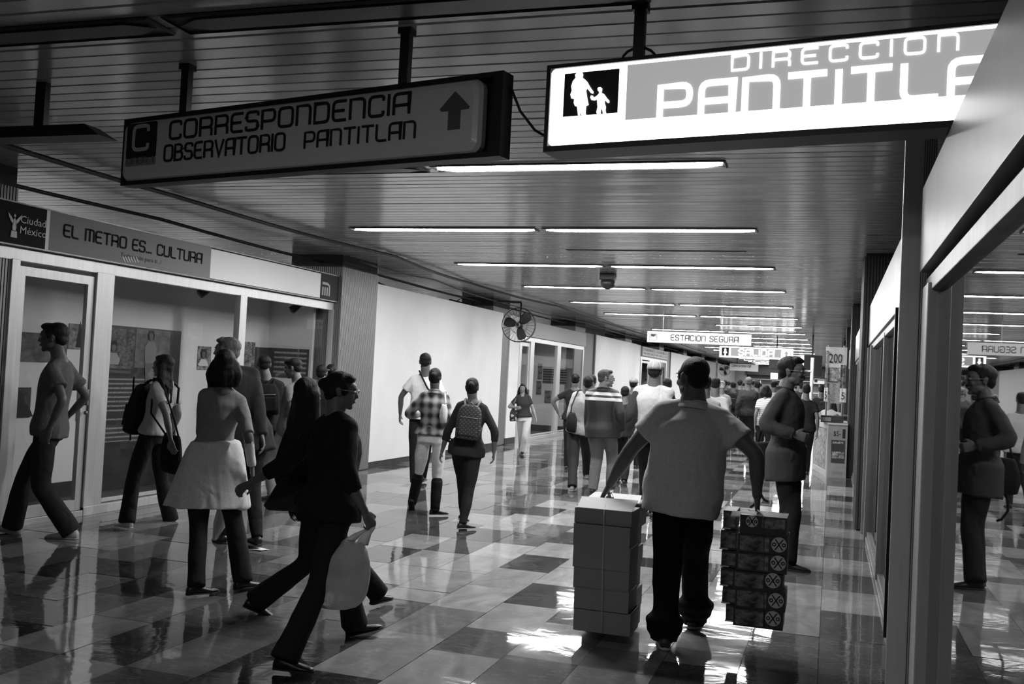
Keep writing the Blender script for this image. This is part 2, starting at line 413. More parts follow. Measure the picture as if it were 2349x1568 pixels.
for k in range(0, 18):
    x1 = .395 - .41 * k; x0 = x1 - .41
    y = -6 + rs.random(); rows = []
    kn = KNOWN.get(k, [])
    y0k = kn[0][0] if kn else 1e9; y1k = kn[-1][1] if kn else -1
    seq = []
    while y < 78:
        L = rs.choice((.42, .62, .72, .72, .75))
        seq.append((y, y + L, rs.choice((.06, .10, .14, .2, .32, .42, .5, .55)) if k < 9 else rs.choice((.05, .08, .12, .17, .22, .3)))); y += L  # left columns draw from darker tones: the dim light there is painted in
    for (a, b, s) in seq:
        if b <= y0k + .05 or a >= y1k - .05: tiles.append([x0, x1, a, b, s])
        elif a < y0k:
            if y0k - a < .25: kn = [(a, kn[0][1], kn[0][2])] + kn[1:]
            else: tiles.append([x0, x1, a, y0k, s])
        elif b > y1k and a < y1k:
            if b - y1k < .25: kn = kn[:-1] + [(kn[-1][0], b, kn[-1][2])]
            else: tiles.append([x0, x1, y1k, b, s])
    for (a, b, s) in kn: tiles.append([x0, x1, a, b, s * (.6 if k >= 9 else .8 if k == 8 else 1)])  # left columns scaled down, low light put into the tile colour
def tile_geo(x0, x1, a, b):
    g = .0015; j = rs.uniform(-.0006, .0006); tx = rs.uniform(-.0009, .0009); ty = rs.uniform(-.0012, .0012)
    def z(x, y_): return j + tx * (1 if x > (x0 + x1) / 2 else -1) + ty * (1 if y_ > (a + b) / 2 else -1)
    X0, X1, Y0, Y1 = x0 + g, x1 - g, a + g, b - g
    v = [(X0, Y0, -.012), (X1, Y0, -.012), (X1, Y1, -.012), (X0, Y1, -.012)] + [(p[0], p[1], z(*p)) for p in ((X0, Y0), (X1, Y0), (X1, Y1), (X0, Y1))]
    return v, [(4, 5, 6, 7), (0, 1, 5, 4), (1, 2, 6, 5), (2, 3, 7, 6), (3, 0, 4, 7)]
def shade_attr(me, vals):
    at_ = me.attributes.new('shade', 'FLOAT', 'FACE'); at_.data.foreach_set('value', vals)
inview = [t for t in tiles if t[3] > 3.6]
inview.sort(key=lambda t: (t[2] + t[3]) / 2 + .15 * abs((t[0] + t[1]) / 2 + 2))
single = inview[:298]; sset = set(map(id, single))
for t in single:
    v, f = tile_geo(*t[:4]); c = np.array(((t[0] + t[1]) / 2, (t[2] + t[3]) / 2, 0))
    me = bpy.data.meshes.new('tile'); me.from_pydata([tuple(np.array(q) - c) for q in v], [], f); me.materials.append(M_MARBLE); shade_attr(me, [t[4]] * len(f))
    o = link('tile', me, fl_slab); o.location = c - np.array(fl_slab.location)
vs = []; fs = []; sh = []
for t in tiles:
    if id(t) in sset: continue
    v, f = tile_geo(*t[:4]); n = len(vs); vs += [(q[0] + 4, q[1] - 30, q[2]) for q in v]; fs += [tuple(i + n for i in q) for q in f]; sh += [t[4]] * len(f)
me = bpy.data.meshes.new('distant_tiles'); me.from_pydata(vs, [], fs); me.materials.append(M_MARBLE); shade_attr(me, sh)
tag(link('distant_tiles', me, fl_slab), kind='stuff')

# --- ceiling: enamelled planks running across the passage, dark joints
ceil = thing('ceiling', None, None, (-4, 30, ZC)); tag(ceil, kind='structure')
bx('ceiling_slab', M_VOID, ceil, -14, 6, -9, 80, ZC + .05, ZC + .25)
def plank_geo(y, w=.138):
    t = rs.uniform(-.0012, .0012); z = ZC + rs.uniform(-.0012, .0012); x0, x1 = -10.0, 3.0; h = w / 2; b = .006
    v = []
    for x in (x0, x1):
        v += [(x, y - h, z + .02), (x, y - h, z + b - t), (x, y - h + b, z - t), (x, y + h - b, z + t), (x, y + h, z + b + t), (x, y + h, z + .02)]
    f = [(i, i + 1, i + 7, i + 6) for i in range(5)]
    return v, f
py_ = -8.0; n_single = 0; vs = []; fs = []
while py_ < 79:
    v, f = plank_geo(py_)
    if abs(py_ - 11.8) < .074: py_ += .15; continue      # a missing plank: the dark slot
    if 3.2 < py_ < 26 :
        me = bpy.data.meshes.new('ceiling_plank'); me.from_pydata([(q[0] + 4, q[1] - py_, q[2] - ZC) for q in v], [], f); me.materials.append(M_PLANK)
        o = link('ceiling_plank', me, ceil); o.location = (0, py_ - 30, 0)
    else:
        n = len(vs); vs += [(q[0] + 4, q[1] - 30, q[2] - ZC) for q in v]; fs += [tuple(i + n for i in q) for q in f]
    py_ += .15
# the slot is only open in the middle: short planks close its ends
for (a, b) in ((-10.0, -3.17), (-1.0, 3.0)):
    MB().box(a, b, 11.735, 11.87, ZC, ZC + .02).build('ceiling_plank', M_PLANK, ceil)
me = bpy.data.meshes.new('distant_planks'); me.from_pydata(vs, [], fs); me.materials.append(M_PLANK)
tag(link('distant_planks', me, ceil), kind='stuff')

# --- enclosing walls
struct('wall_far_left', MB().box(-10.3, -10.0, -9, 80, -.2, 3.3), M_GREYW)
struct('wall_back', MB().box(-14, 6, -9.2, -9, -.2, 3.3), M_CONC)
struct('wall_right', MB().box(1.6, 1.8, -9, 80, -.2, 3.3), M_CONC)
wall_end = struct('wall_end', MB().box(-14, 6, 76, 76.3, -.2, 3.3), M_GREYW)

# --- ceiling lights
def fixture(x0, x1, y, lit, label, group='fluorescent fixtures on the ceiling'):
    w = .11
    t = thing('ceiling_light', label, 'light', ((x0 + x1) / 2, y, ZC), group)
    z0 = ZC - .016
    hb = MB()
    # open-bottomed tray with sloping ends
    hb.add([(x0, y - w, ZC - .005), (x1, y - w, ZC - .005), (x1, y + w, ZC - .005), (x0, y + w, ZC - .005),
            (x0 + .01, y - w * .97, z0), (x1 - .01, y - w * .97, z0), (x1 - .01, y + w * .97, z0), (x0 + .01, y + w * .97, z0)],
           [(0, 1, 5, 4), (1, 2, 6, 5), (2, 3, 7, 6), (3, 0, 4, 7), (0, 3, 2, 1)])
    hb.build('housing', M_HOUS, t)
    q = w * .62
    d = MB().add([(x0 + .03, y, z0 - .001), (x0 + .16, y - q, z0 - .001), (x1 - .16, y - q, z0 - .001), (x1 - .03, y, z0 - .001), (x1 - .16, y + q, z0 - .001), (x0 + .16, y + q, z0 - .001),
                  (x0 + .03, y, z0 + .004), (x0 + .16, y - q, z0 + .004), (x1 - .16, y - q, z0 + .004), (x1 - .03, y, z0 + .004), (x1 - .16, y + q, z0 + .004), (x0 + .16, y + q, z0 + .004)],
                 [(5, 4, 3, 2, 1, 0)] + [(i, (i + 1) % 6, 6 + (i + 1) % 6, 6 + i) for i in range(6)])
    d.build('diffuser', lit, t)
    return t
rows = [.65 - 3.2 * 2, .65 - 3.2, .65, 3.87, 7.05] + [10.13 + 3.28 * i for i in range(0, 20)]
for i, y in enumerate(rows):
    for k, (a, b) in enumerate(((-5.24, -3.05), (-2.98, -.76))):
        m_ = M_TUBE; side = ('left', 'right')[k]
        if y < 3: m_ = M_TUBEB if k == 1 else M_TUBEOFF
        if abs(y - 3.87) < .1 or (abs(y - 7.05) < .1 and k == 0): m_ = M_TUBEOFF
        if i == 9 + 1 and k == 0: continue       # the sixth row has lost its left fixture
        if y < 3: lab = '%s fluorescent fixture %s the photographer' % (side, ('far behind', 'behind', 'just over')[i])
        elif m_ is M_TUBEOFF and y > 5: lab = 'unlit left ceiling fixture hidden behind the transfer sign'
        elif m_ is M_TUBEOFF: lab = 'unlit dark %s ceiling fixture above the hanging signs' % side
        else: lab = 'glowing %s fluorescent strip in the %s lit row from the front' % (side, ('first', 'second', 'third', 'fourth', 'fifth', 'sixth', 'seventh', 'eighth', 'ninth', 'tenth', 'eleventh', 'twelfth', 'thirteenth', 'fourteenth', 'fifteenth', 'sixteenth', 'seventeenth', 'eighteenth', 'nineteenth', 'twentieth', 'last')[i - 4])
        fixture(a, b, y, m_, lab)
    if 4 <= i < 14: fixture(-9.9, -8.25, y + .4, M_TUBE, 'ceiling tube in the aisle behind the left windows, %s from the front' % ('first', 'second', 'third', 'fourth', 'fifth', 'sixth', 'seventh', 'eighth', 'ninth', 'tenth')[i - 4], 'tubes in the hidden left aisle')

# ------------------------------------------------------------------ left side: fluted pillars, partitions, display cases
def pillar(y0, y1, x0, x1, label, side, m_rib, ztop=2.93):
    t = thing('pillar', label, 'pillar', ((x0 + x1) / 2, (y0 + y1) / 2, 0), 'fluted pillars along the passage')
    bx('core', M_CONC, t, x0 + .015, x1 - .015, y0 + .015, y1 - .015, 0, ZC)
    mb = MB()
    def ribs(a, b, fixed, axis, sgn):
        n = int((b - a) / .032); p = (b - a) / n
        for i in range(n):
            c = a + (i + .5) * p; h = p * .30
            if axis == 'x': mb.box(fixed - (.0 if sgn < 0 else .02), fixed + (.02 if sgn < 0 else 0), c - h, c + h, .02, ztop)
            else: mb.box(c - h, c + h, fixed, fixed + .02, .02, ztop)
    if side == 'left': ribs(y0, y1, x1, 'x', 1)
    else: ribs(y0, y1, x0, 'x', -1)
    ribs(x0, x1, y0, 'y', 1)
    tag(mb.build('fluting', m_rib, t), kind='stuff')
    bx('cladding', m_rib, t, x0 + .01, x1 - .01, y0 + .01, y1 - .01, .01, ztop - .01)
    return t
M_RIBD = mat('dark_ribbed_metal', .06, .5, metal=.2)
M_RIBL = mat('grey_ribbed_metal', .28, .45, metal=.3)
PY = [5.65, 12.55, 19.45, 26.4, 33.3, 40.3, 47.2, 54.2, 61.1]
for i, y in enumerate(PY):
    nm = ('at the near end of the exhibition window, outside the frame', 'between the exhibition window and the white partition', 'rising behind the first white partition beside the fan', 'beyond the second display window', 'behind the second white partition', 'beyond the signed shopfront', 'behind the third white partition', 'far down the left side', 'furthest down the left side')[i]
    pillar(y, y + 1.15, -7.45, -6.6 if i == 1 else -6.72, 'ribbed grey pillar ' + nm, 'left', M_RIBL)
for i, y in enumerate((11.8, 18.75, 25.7, 32.6, 39.6)):
    nm = ('just past the glass shopfront on the right', 'behind the lottery kiosk', 'second past the kiosk', 'third past the kiosk', 'last on the right side')[i]
    pillar(y, y + 1.1, .30, 1.1, 'dark fluted pillar ' + nm, 'right', M_RIBD, 3.06)

def partition(y0, y1, label, z1=2.82):
    t = thing('partition_wall', label, 'partition', (-6.7, (y0 + y1) / 2, 0), 'white partition walls')
    bx('board', M_WHITE, t, -6.70, -6.67, y0, y1, .09, z1, .003)
    bx('backing', M_GREYW, t, -6.80, -6.70, y0 + .002, y1 - .002, .09, z1)
    bx('skirting', M_CONC, t, -6.79, -6.68, y0, y1, 0, .09)
    return t
partition(13.78, 19.98, 'long blank white partition right after the first ribbed pillar')
partition(28.75, 35.2, 'blank white partition beyond the second display window')
partition(43.2, 51.9, 'small distant white partition beyond the signed shopfront')
# grey returns between the partitions and the windows
def ret(y0, y1, m, label, x=-6.72):
    t = thing('wall_return', label, 'wall', (x, (y0 + y1) / 2, 0)); bx('board', m, t, x - .1, x, y0, y1, .14, 2.82); bx('base', M_CONC, t, x - .09, x - .005, y0, y1, 0, .14)
ret(20.02, 20.55, M_GREYW, 'narrow grey wall strip at the end of the long white partition', -6.76)
ret(20.6, 21.3, M_ROOM, 'narrow pale wall strip beside the door of the second window', -6.70)
ret(27.45, 28.7, M_GREYW, 'grey wall strip before the second white partition', -6.74)
ret(35.25, 36.2, M_ROOM, 'pale wall strip before the signed shopfront', -6.72)
ret(42.3, 43.1, M_GREYW, 'grey wall strip after the signed shopfront', -6.72)
ret(52.0, 73.8, M_GREYW, 'grey wall running to the far end of the passage', -6.72)

def storefront(y0, y1, posts, door, label, ftop=2.80, fbot=2.42):
    t = thing('display_window', label, 'window', (-6.7, (y0 + y1) / 2, 0))
    x0, x1 = -6.78, -6.71
    bx('header', M_ALU, t, x0, x1, y0, y1, 2.31, fbot - .005, .004)
    if door:
        for (a, b) in ((y0, door[0]), (door[1], y1)):
            if b - a > .2: bx('sill', M_ALU, t, x0, x1 + .015, a, b, 0, .085, .004); bx('bottom_rail', M_ALU, t, x0 + .015, x1 - .02, a, b, .10, .135, .003)
    else:
        bx('sill', M_ALU, t, x0, x1 + .015, y0, y1, 0, .085, .004); bx('bottom_rail', M_ALU, t, x0 + .015, x1 - .02, y0, y1, .10, .135, .003)
    for (a, b) in posts: bx('post', M_ALU, t, x0, x1 + .01, a, b, 0, 2.32, .004)
    edges = sorted(posts)
    for (a, b), (c, d) in zip(edges[:-1], edges[1:]):
        if door and abs(b - door[0]) < .1: continue
        bx('pane', M_PANE, t, -6.745, -6.739, b - .005, c + .005, .12, 2.32)
        bx('gasket', M_BLACK, t, -6.739, -6.733, b, b + .012, .13, 2.31)
    if door:
        a, b = door; d = MB()
        d.box(x0 + .01, x1 - .015, a + .01, a + .09, .06, 2.27).box(x0 + .01, x1 - .015, b - .09, b - .01, .06, 2.27)
        d.box(x0 + .01, x1 - .015, a + .09, b - .09, 2.19, 2.27).box(x0 + .01, x1 - .015, a + .09, b - .09, .06, .16)
        dr = d.build('door', M_ALU, t)
        bx('pane', M_PANE, dr, -6.745, -6.739, a + .08, b - .08, .15, 2.2)
        bx('handle', M_ALUD, dr, -6.71, -6.67, b - .07, b - .05, 1.05, 1.20, .004)
        MB().tube([(-6.70, b - .06, .98), (-6.675, b - .06, .98)], .018).build('lock', M_ALUD, dr)
        bx('sill', M_ALU, t, x0, x1 + .01, a, b, 0, .055, .003)
    bx('fascia', M_GREYW, t, -6.80, -6.705, y0, y1, fbot, ftop)
    return t
sf1 = storefront(5.6, 12.72, [(5.6, 5.66), (6.76, 6.85), (7.80, 8.04), (10.22, 10.36), (12.52, 12.70)], (6.85, 7.80), 'exhibition display window with aluminium posts and a door on the left')
def room(y0, y1, xb, tint, label):
    t = thing('exhibition_room', label, 'room', ((xb - 6.8) / 2, (y0 + y1) / 2, 0))
    bx('back_wall', tint, t, xb - .1, xb, y0, y1, 0, 2.75)
    bx('side_wall', tint, t, xb, -6.95, y1, y1 + .06, 0, 2.75)
    bx('side_wall', tint, t, xb, -6.82, y0 - .06, y0, 0, 2.75)
    bx('ceiling_board', tint, t, xb, -6.82, y0, y1, 2.72, 2.78)
    bx('floor_board', mat('dull_floor', .10, .5), t, xb, -7.05, y0, y1, 0, .02)
    bx('skirting', M_CONC, t, xb, xb + .02, y0, y1, .02, .18); bx('skirting', M_CONC, t, xb + .02, -6.82, y1 - .02, y1, .02, .18)
    return t
XB = -7.65
room(5.0, 12.42, XB, M_ROOM, 'shallow white room behind the exhibition window glass')

# fascia sign of the exhibition window
sg = thing('fascia_sign', 'long fascia sign above the exhibition window, dark, grey and white sections', 'sign', (-6.66, 9.1, 2.42))
M_SGREY = mat('sign_grey', .27, .6, spec=.2); M_SDARK = mat('sign_dark', .012, .7, spec=.15); M_SWHITE = mat('sign_white', .86, .5); M_INK = mat('dark_ink', .012, .6)
xf = -6.655
def Yw(x, y): return W(x, y, xf)[1]
bx('panel', M_SDARK, sg, -6.70, xf - .003, 5.6, Yw(108, 528), 2.43, 2.79)
bx('panel', M_SWHITE, sg, -6.70, xf - .002, Yw(108, 528) - .01, Yw(108, 528) + .03, 2.43, 2.79)
bx('panel', M_SGREY, sg, -6.70, xf - .001, Yw(108, 528) + .03, Yw(483, 604), 2.43, 2.79)
bx('panel', M_SWHITE, sg, -6.70, xf, Yw(483, 604), Yw(735, 655), 2.445, 2.775)
bx('panel', mat('sign_grey_dark', .045, .7, spec=.15), sg, -6.70, xf - .001, Yw(735, 655), 12.72, 2.43, 2.79)
for z in (2.425, 2.788): bx('edge_trim', M_ALUD, sg, -6.70, xf + .006, 5.6, 12.72, z, z + .012)
U, V, N = (0, 1, 0), (0, 0, 1), (1, 0, 0)
a = W(146, 541, xf); b = W(462, 601, xf)
letters('lettering', 'EL METRO ES... CULTURA', (xf, a[1], a[2]), U, V, N, .105, b[1] - a[1], .17, .25, mat('sign_letter_grey', .02, .8, spec=.1), sg)
a = W(276, 590, xf)
font_text('small_lettering', 'Trabajando para ti...!', (xf, a[1], a[2] - .005), U, V, .055, M_INK, sg, width=.62)
for i in range(6):
    a = W(288 + i * 6, 597, xf); MB().prism([(0, 0), (.012, 0), (.05, .05), (.04, .055)], (xf, a[1], a[2] - .02), (0, -1, 0), V, (.003, 0, 0)).build('brush_mark', M_SWHITE, sg)
a = W(46, 520, xf); font_text('city_lettering', 'Ciudad\nMéxico', (xf, a[1], a[2] - .055), U, V, .155, mat('sign_white_dim', .6, .5), sg, width=.30)
# winged victory figure beside it
a = W(33, 512, xf); cy, cz = a[1], a[2]
wg = MB()
for sgn in (-1, 1):
    wg.prism([(sgn * .01, .02), (sgn * .04, .055), (sgn * .075, .085), (sgn * .062, .045), (sgn * .04, .015), (sgn * .012, -.01)], (xf, cy, cz), U, V, (.003, 0, 0))
wg.prism([(-.022, -.03), (-.012, .03), (0, .05), (.012, .03), (.022, -.03), (.016, -.06), (-.016, -.06)], (xf, cy, cz), U, V, (.003, 0, 0))
wg.prism([(-.035, -.12), (-.03, -.065), (.03, -.065), (.035, -.12)], (xf, cy, cz), U, V, (.003, 0, 0))
wg.prism([(-.009, .055), (.009, .055), (.011, .07), (0, .08), (-.011, .07)], (xf, cy, cz), U, V, (.003, 0, 0))
wg.build('statue_emblem', MATS['sign_white_dim'], sg)
# the M emblem
a = W(738, 676, xf); cy, cz = a[1], a[2]; h = .17
em = MB()
for i in range(3): em.box(xf, xf + .003, cy + i * .062, cy + i * .062 + .036, cz, cz + .115)
em.box(xf, xf + .003, cy + .186, cy + .222, cz, cz + .12)
P = [(0, .18), (.12, .18)]
for k in range(9): t_ = PI / 2 * (1 - k / 8); P.append((.12 + .102 * math.cos(t_), .118 + .062 * math.sin(t_)))
P += [(.186, .118)]
for k in range(9): t_ = PI / 2 * (k / 8); P.append((.12 + .066 * math.cos(t_), .118 + .028 * math.sin(t_)))
P += [(0, .146)]
em.prism(P, (xf, cy, cz), U, V, (.003, 0, 0))
em.build('arch_emblem', mat('sign_light', .35, .5), sg)

# posters on the back wall of the exhibition room
def photo_mat(name, lo, hi, scale=6, seed=0):
    def bld(nt, tc):
        n1 = noise_s(nt, tc, scale, (1, 1 + seed * .3, 1), detail=8); n2 = noise_s(nt, tc, scale * 3.3, (1, 1, 1.5), detail=4)
        s = mth(nt, 'MULTIPLY', n1, n2); mr = nt.nodes.new('ShaderNodeMapRange'); mr.inputs['From Min'].default_value = .15; mr.inputs['From Max'].default_value = .38
        mr.inputs['To Min'].default_value = lo; mr.inputs['To Max'].default_value = hi; nt.links.new(s, mr.inputs['Value']); return mr.outputs[0]
    return graph_mat(name, bld, .5)
def text_mat(name, bg, fg, pitch=.075, colw=.45):
    def bld(nt, tc):
        o = xyz(nt, tc)
        line = mth(nt, 'LESS_THAN', mth(nt, 'FRACT', mth(nt, 'DIVIDE', o[2], pitch)), .38)
        word = mth(nt, 'GREATER_THAN', noise_s(nt, tc, 60, (0.01, 1, 1.2)), .40)
        row = nt.nodes.new('ShaderNodeTexWhiteNoise'); row.noise_dimensions = '1D'
        nt.links.new(mth(nt, 'FLOOR', mth(nt, 'DIVIDE', o[2], pitch)), row.inputs['W'])
        ln = mth(nt, 'LESS_THAN', o[1], 90)
        par = mth(nt, 'GREATER_THAN', row.outputs['Value'], .12)
        s = mth(nt, 'MULTIPLY', mth(nt, 'MULTIPLY', line, word), mth(nt, 'MULTIPLY', ln, par))
        return lerp(nt, s, bg, fg)
    return graph_mat(name, bld, .5)
def poster(name, pxs, label, m, x=None, border=None, dark=None):
    x = x or XB; a = W(pxs[0], pxs[1], x); b = W(pxs[2], pxs[3], x)
    y0, y1 = min(a[1], b[1]), max(a[1], b[1]); z1, z0 = a[2], b[2]
    t = thing(name, label, 'poster', (x + .006, (y0 + y1) / 2, z0), None)
    bx('sheet', m, t, x + .001, x + .01, y0, y1, z0, z1)
    return t, y0, y1, z0, z1
def side_poster(name, pxs, Yw_, label, m, cat='poster'):
    a = A(pxs[0], pxs[1], Yw_); b = A(pxs[2], pxs[3], Yw_); t = thing(name, label, cat, ((a[0] + b[0]) / 2, Yw_ - .005, b[2])); bx('sheet', m, t, a[0], b[0], Yw_ - .009, Yw_ - .0005, b[2], a[2]); return t
poster('photo_print', (13, 758, 150, 832), 'wide grey landscape photograph behind the walking man on the left', photo_mat('ph1', .02, .14, 4))
tw, y0, y1, z0, z1 = poster('photo_print', (158, 741, 224, 803), 'photograph of a pointed tower against cloudy sky, left of the door post', photo_mat('ph2', .03, .35, 5, 1))
MB().prism([(-.05, 0), (-.02, .18), (0, .28), (.02, .18), (.05, 0)], (XB + .01, y0 + .16, z0 + .02), U, V, (.003, 0, 0)).build('tower_shape', M_INK, tw)
tp, y0, y1, z0, z1 = poster('photo_print', (13, 888, 66, 957), 'dark photograph of a seated figure, low at the left edge', photo_mat('ph3', .015, .08, 5, 2))
MB().prism([(-.17, 0), (-.13, .1), (-.06, .15), (-.06, .22), (0, .26), (.05, .22), (.05, .15), (.12, .1), (.18, 0)], (XB + .01, (y0 + y1) / 2 + .02, z0 + .01), U, V, (.003, 0, 0)).build('figure_shape', M_INK, tp)
poster('photo_print', (178, 880, 206, 964), 'narrow busy photograph just left of the door handle', photo_mat('ph4', .02, .5, 16, 3))
bp, y0, y1, z0, z1 = poster('exhibition_panel', (232, 743, 392, 1135), 'tall dark exhibition panel with two portraits above columns of white text', mat('panel_dark', .035, .35))
def on(x, y): return W(x, y, XB + .012)
def sub(name, pxs, m, parent, dx=.011):
    a = W(pxs[0], pxs[1], XB + dx); b = W(pxs[2], pxs[3], XB + dx)
    return bx(name, m, parent, XB + .009, XB + dx + .002, min(a[1], b[1]), max(a[1], b[1]), b[2], a[2])
sub('photo', (240, 750, 307, 845), photo_mat('ph5', .02, .16, 7, 1), bp); sub('photo', (312, 753, 386, 845), photo_mat('ph6', .07, .16, 3, 2), bp)
def figure_print(px, py_top, h, parent, light, dark, x=XB + .016):
    """small printed person: hair, dress, legs"""
    a = W(px, py_top, x); y, z = a[1], a[2]
    MB().prism([(-.05, -.11), (-.06, -.05), (-.04, 0), (.04, 0), (.06, -.05), (.05, -.11)], (x, y, z), U, V, (.002, 0, 0)).build('printed_hair', M_INK, parent)
    MB().prism([(-.03, -.1), (-.035, -.05), (0, -.03), (.035, -.05), (.03, -.1), (0, -.125)], (x + .001, y, z), U, V, (.002, 0, 0)).build('printed_face', dark, parent)
    MB().prism([(-.09, -h * .62), (-.11, -.2), (-.05, -.13), (.05, -.13), (.11, -.2), (.09, -h * .62)], (x, y, z), U, V, (.002, 0, 0)).build('printed_dress', light, parent)
    if h > .5: MB().prism([(-.06, -h), (-.09, -h * .62), (.09, -h * .62), (.06, -h)], (x, y, z), U, V, (.002, 0, 0)).build('printed_skirt', dark, parent)
M_PL = mat('print_light', .35, .5); M_PM = mat('print_mid', .12, .5)
figure_print(262, 782, .42, bp, M_PL, M_PM); figure_print(348, 758, .62, bp, mat('print_grey', .2, .5), M_PM)
sub('text_block', (232, 862, 300, 1010), text_mat('txt1', .035, .30, .05, 3), bp); sub('text_block', (305, 862, 345, 1010), text_mat('txt1', .035, .3), bp)
sp, *_ = poster('photo_print', (454, 793, 481, 848), 'small photograph of a child in white, right of the tall dark panel', photo_mat('ph7', .05, .4, 8, 3)); figure_print(468, 800, .35, sp, mat('print_white', .7, .5), M_PM)
poster('photo_print', (549, 782, 581, 846), 'busy photograph just right of the second window post', photo_mat('ph8', .02, .5, 14, 1))
pt = side_poster('text_panel', (617, 797, 706, 869), 12.42, 'dark text panel with white lines at the right of the exhibition', mat('panel_dark2', .06, .5))
def text_mat_x(name, bg, fg, pitch):
    def bld(nt, tc):
        o = xyz(nt, tc); line = mth(nt, 'LESS_THAN', mth(nt, 'FRACT', mth(nt, 'DIVIDE', o[2], pitch)), .40)
        word = mth(nt, 'GREATER_THAN', noise_s(nt, tc, 55, (1, 0.01, 1.2)), .42); return lerp(nt, mth(nt, 'MULTIPLY', line, word), bg, fg)
    return graph_mat(name, bld, .5)
a_ = A(630, 801, 12.41); b_ = A(701, 864, 12.41); bx('text_block', text_mat_x('txt2', .06, .42, .068), pt, a_[0], b_[0], 12.408, 12.412, b_[2], a_[2])
a_ = W(583, 795, XB); b_ = W(616, 865, XB); bx('side_sheet', MATS['panel_dark2'], pt, XB + .001, XB + .008, a_[1], b_[1], b_[2], a_[2])
a = W(612, 985, XB + .01); ft = thing('wall_lettering', 'dark letters low on the exhibition wall behind the walkers', 'lettering', (XB + .01, a[1], a[2] - .05)); font_text('lettering', 'armar', (XB + .012, a[1], a[2] - .05), U, V, .12, M_INK, ft)
for (x, y, nm) in ((475, 668, 'near the middle pane'), (683, 705, 'near the right pane')):
    a = W(x, y, -7.05); t = thing('spotlight', 'small black spotlight at the top of the exhibition room %s' % nm, 'lamp', a)
    MB().box(a[0] - .01, a[0] + .01, a[1] - .01, a[1] + .01, a[2] + .03, 2.72).build('stem', M_BLACK, t)
    MB().tube([(a[0], a[1] + .06, a[2] + .045), (a[0] - .02, a[1] - .02, a[2]), (a[0] - .05, a[1] - .07, a[2] - .04)], [.035, .05, .055], 12).build('lamp_head', M_BLACK, t)

# second display window
sf2 = storefront(21.33, 27.42, [(21.33, 21.5), (22.2, 22.5), (24.58, 24.92), (27.3, 27.42)], (21.5, 22.2), 'second glass display window beyond the standing fan', 2.78)
room(21.4, 26.35, -7.85, M_ROOM, 'pale room behind the second display window')
MATS['_'] = 0
bx('plain_board', mat('fascia_pale', .34, .5), sf2, -6.70, -6.66, 21.33, 27.42, 2.42, 2.78)
side_poster('text_panel', (1246, 845, 1299, 882), 26.35, 'dark wide panel with white text behind the second display window', text_mat_x('txt3', .03, .30, .07))
side_poster('photo_print', (1235, 833, 1243, 870), 26.35, 'narrow vertical picture behind the second display window, upper left', photo_mat('ph9', .03, .4, 8))
side_poster('photo_print', (1231, 873, 1241, 905), 26.35, 'narrow dark picture behind the second display window, lower left', photo_mat('ph10', .03, .3, 8, 2))
side_poster('photo_print', (1250, 895, 1264, 925), 26.35, 'small single picture low behind the second display window', photo_mat('ph11', .03, .35, 9, 1))
# signed shopfront
sf3 = storefront(36.22, 42.3, [(36.22, 36.5), (38.1, 38.4), (42.1, 42.3)], (36.5, 38.1), 'distant signed shopfront between the white partitions', 2.80)
room(36.3, 40.2, -7.8, M_CONC, 'dark room behind the signed shopfront')
for (a_, b_, z0, z1, nm) in ((36.3, 38.7, 2.46, 2.78, 'left'), (38.8, 42.2, 2.46, 2.78, 'right')):
    t = thing('notice_board', '%s pale lettered notice above the signed shopfront' % nm, 'sign', (-6.66, (a_ + b_) / 2, z0))
    bx('board', mat('notice_pale', .5, .5), t, -6.70, -6.66, a_, b_, z0, z1)
    tb = MB(); stroke_text(tb, 'ESTACIONAMIENTO', (-6.658, a_ + .15, z0 + .18), U, V, N, .09, width=b_ - a_ - .3); stroke_text(tb, 'PARA BICICLETAS', (-6.658, a_ + .15, z0 + .05), U, V, N, .08, width=b_ - a_ - .3); tag(tb.build('lettering', M_SGREY, t), kind='stuff')

# --- far end of the passage
te = thing('end_shopfront', 'row of grey panels with pale posts closing the far end', 'shopfront', (-7, 74, 0))
bx('wall_panel', M_GREYW, te, -9.95, -5.9, 74.0, 74.3, 0, 2.95)
for x in (1562, 1610, 1637, 1655, 1671):
    p = A(x, 860, 73.9); bx('post', M_WHITE, te, p[0] - .14, p[0] + .14, 73.85, 74.0, 0, 2.6)
td = thing('end_opening', 'dark opening with a low pale barrier at the far end', 'opening', (-4, 74, 0))
bx('lintel', M_CONC, td, -5.9, -.2, 73.8, 74.3, 2.35, 3.1); bx('dark_wall', M_GREYW, td, -5.9, 2.5, 75.0, 75.2, 0, 2.4)
for z in (1.2, 2.0): bx('rail', M_ALU, td, -5.8, -.2, 74.6, 74.7, z, z + .07)
for x in (-5.0, -3.6, -2.2, -.9): bx('post', M_ALU, td, x, x + .08, 74.6, 74.7, 0, 2.05)
bx('dark_band', M_CONC, td, -.2, 2.6, 74.4, 75.0, 2.2, 2.75)
tn = thing('notice_board', 'tiny pale notice on the far end wall', 'sign', (-.9, 74.2, 1.9)); bx('board', M_SWHITE, tn, -1.4, -.4, 74.2, 74.25, 1.9, 2.3); bx('dark_square', M_INK, tn, -1.2, -1.0, 74.18, 74.2, 2.0, 2.2)

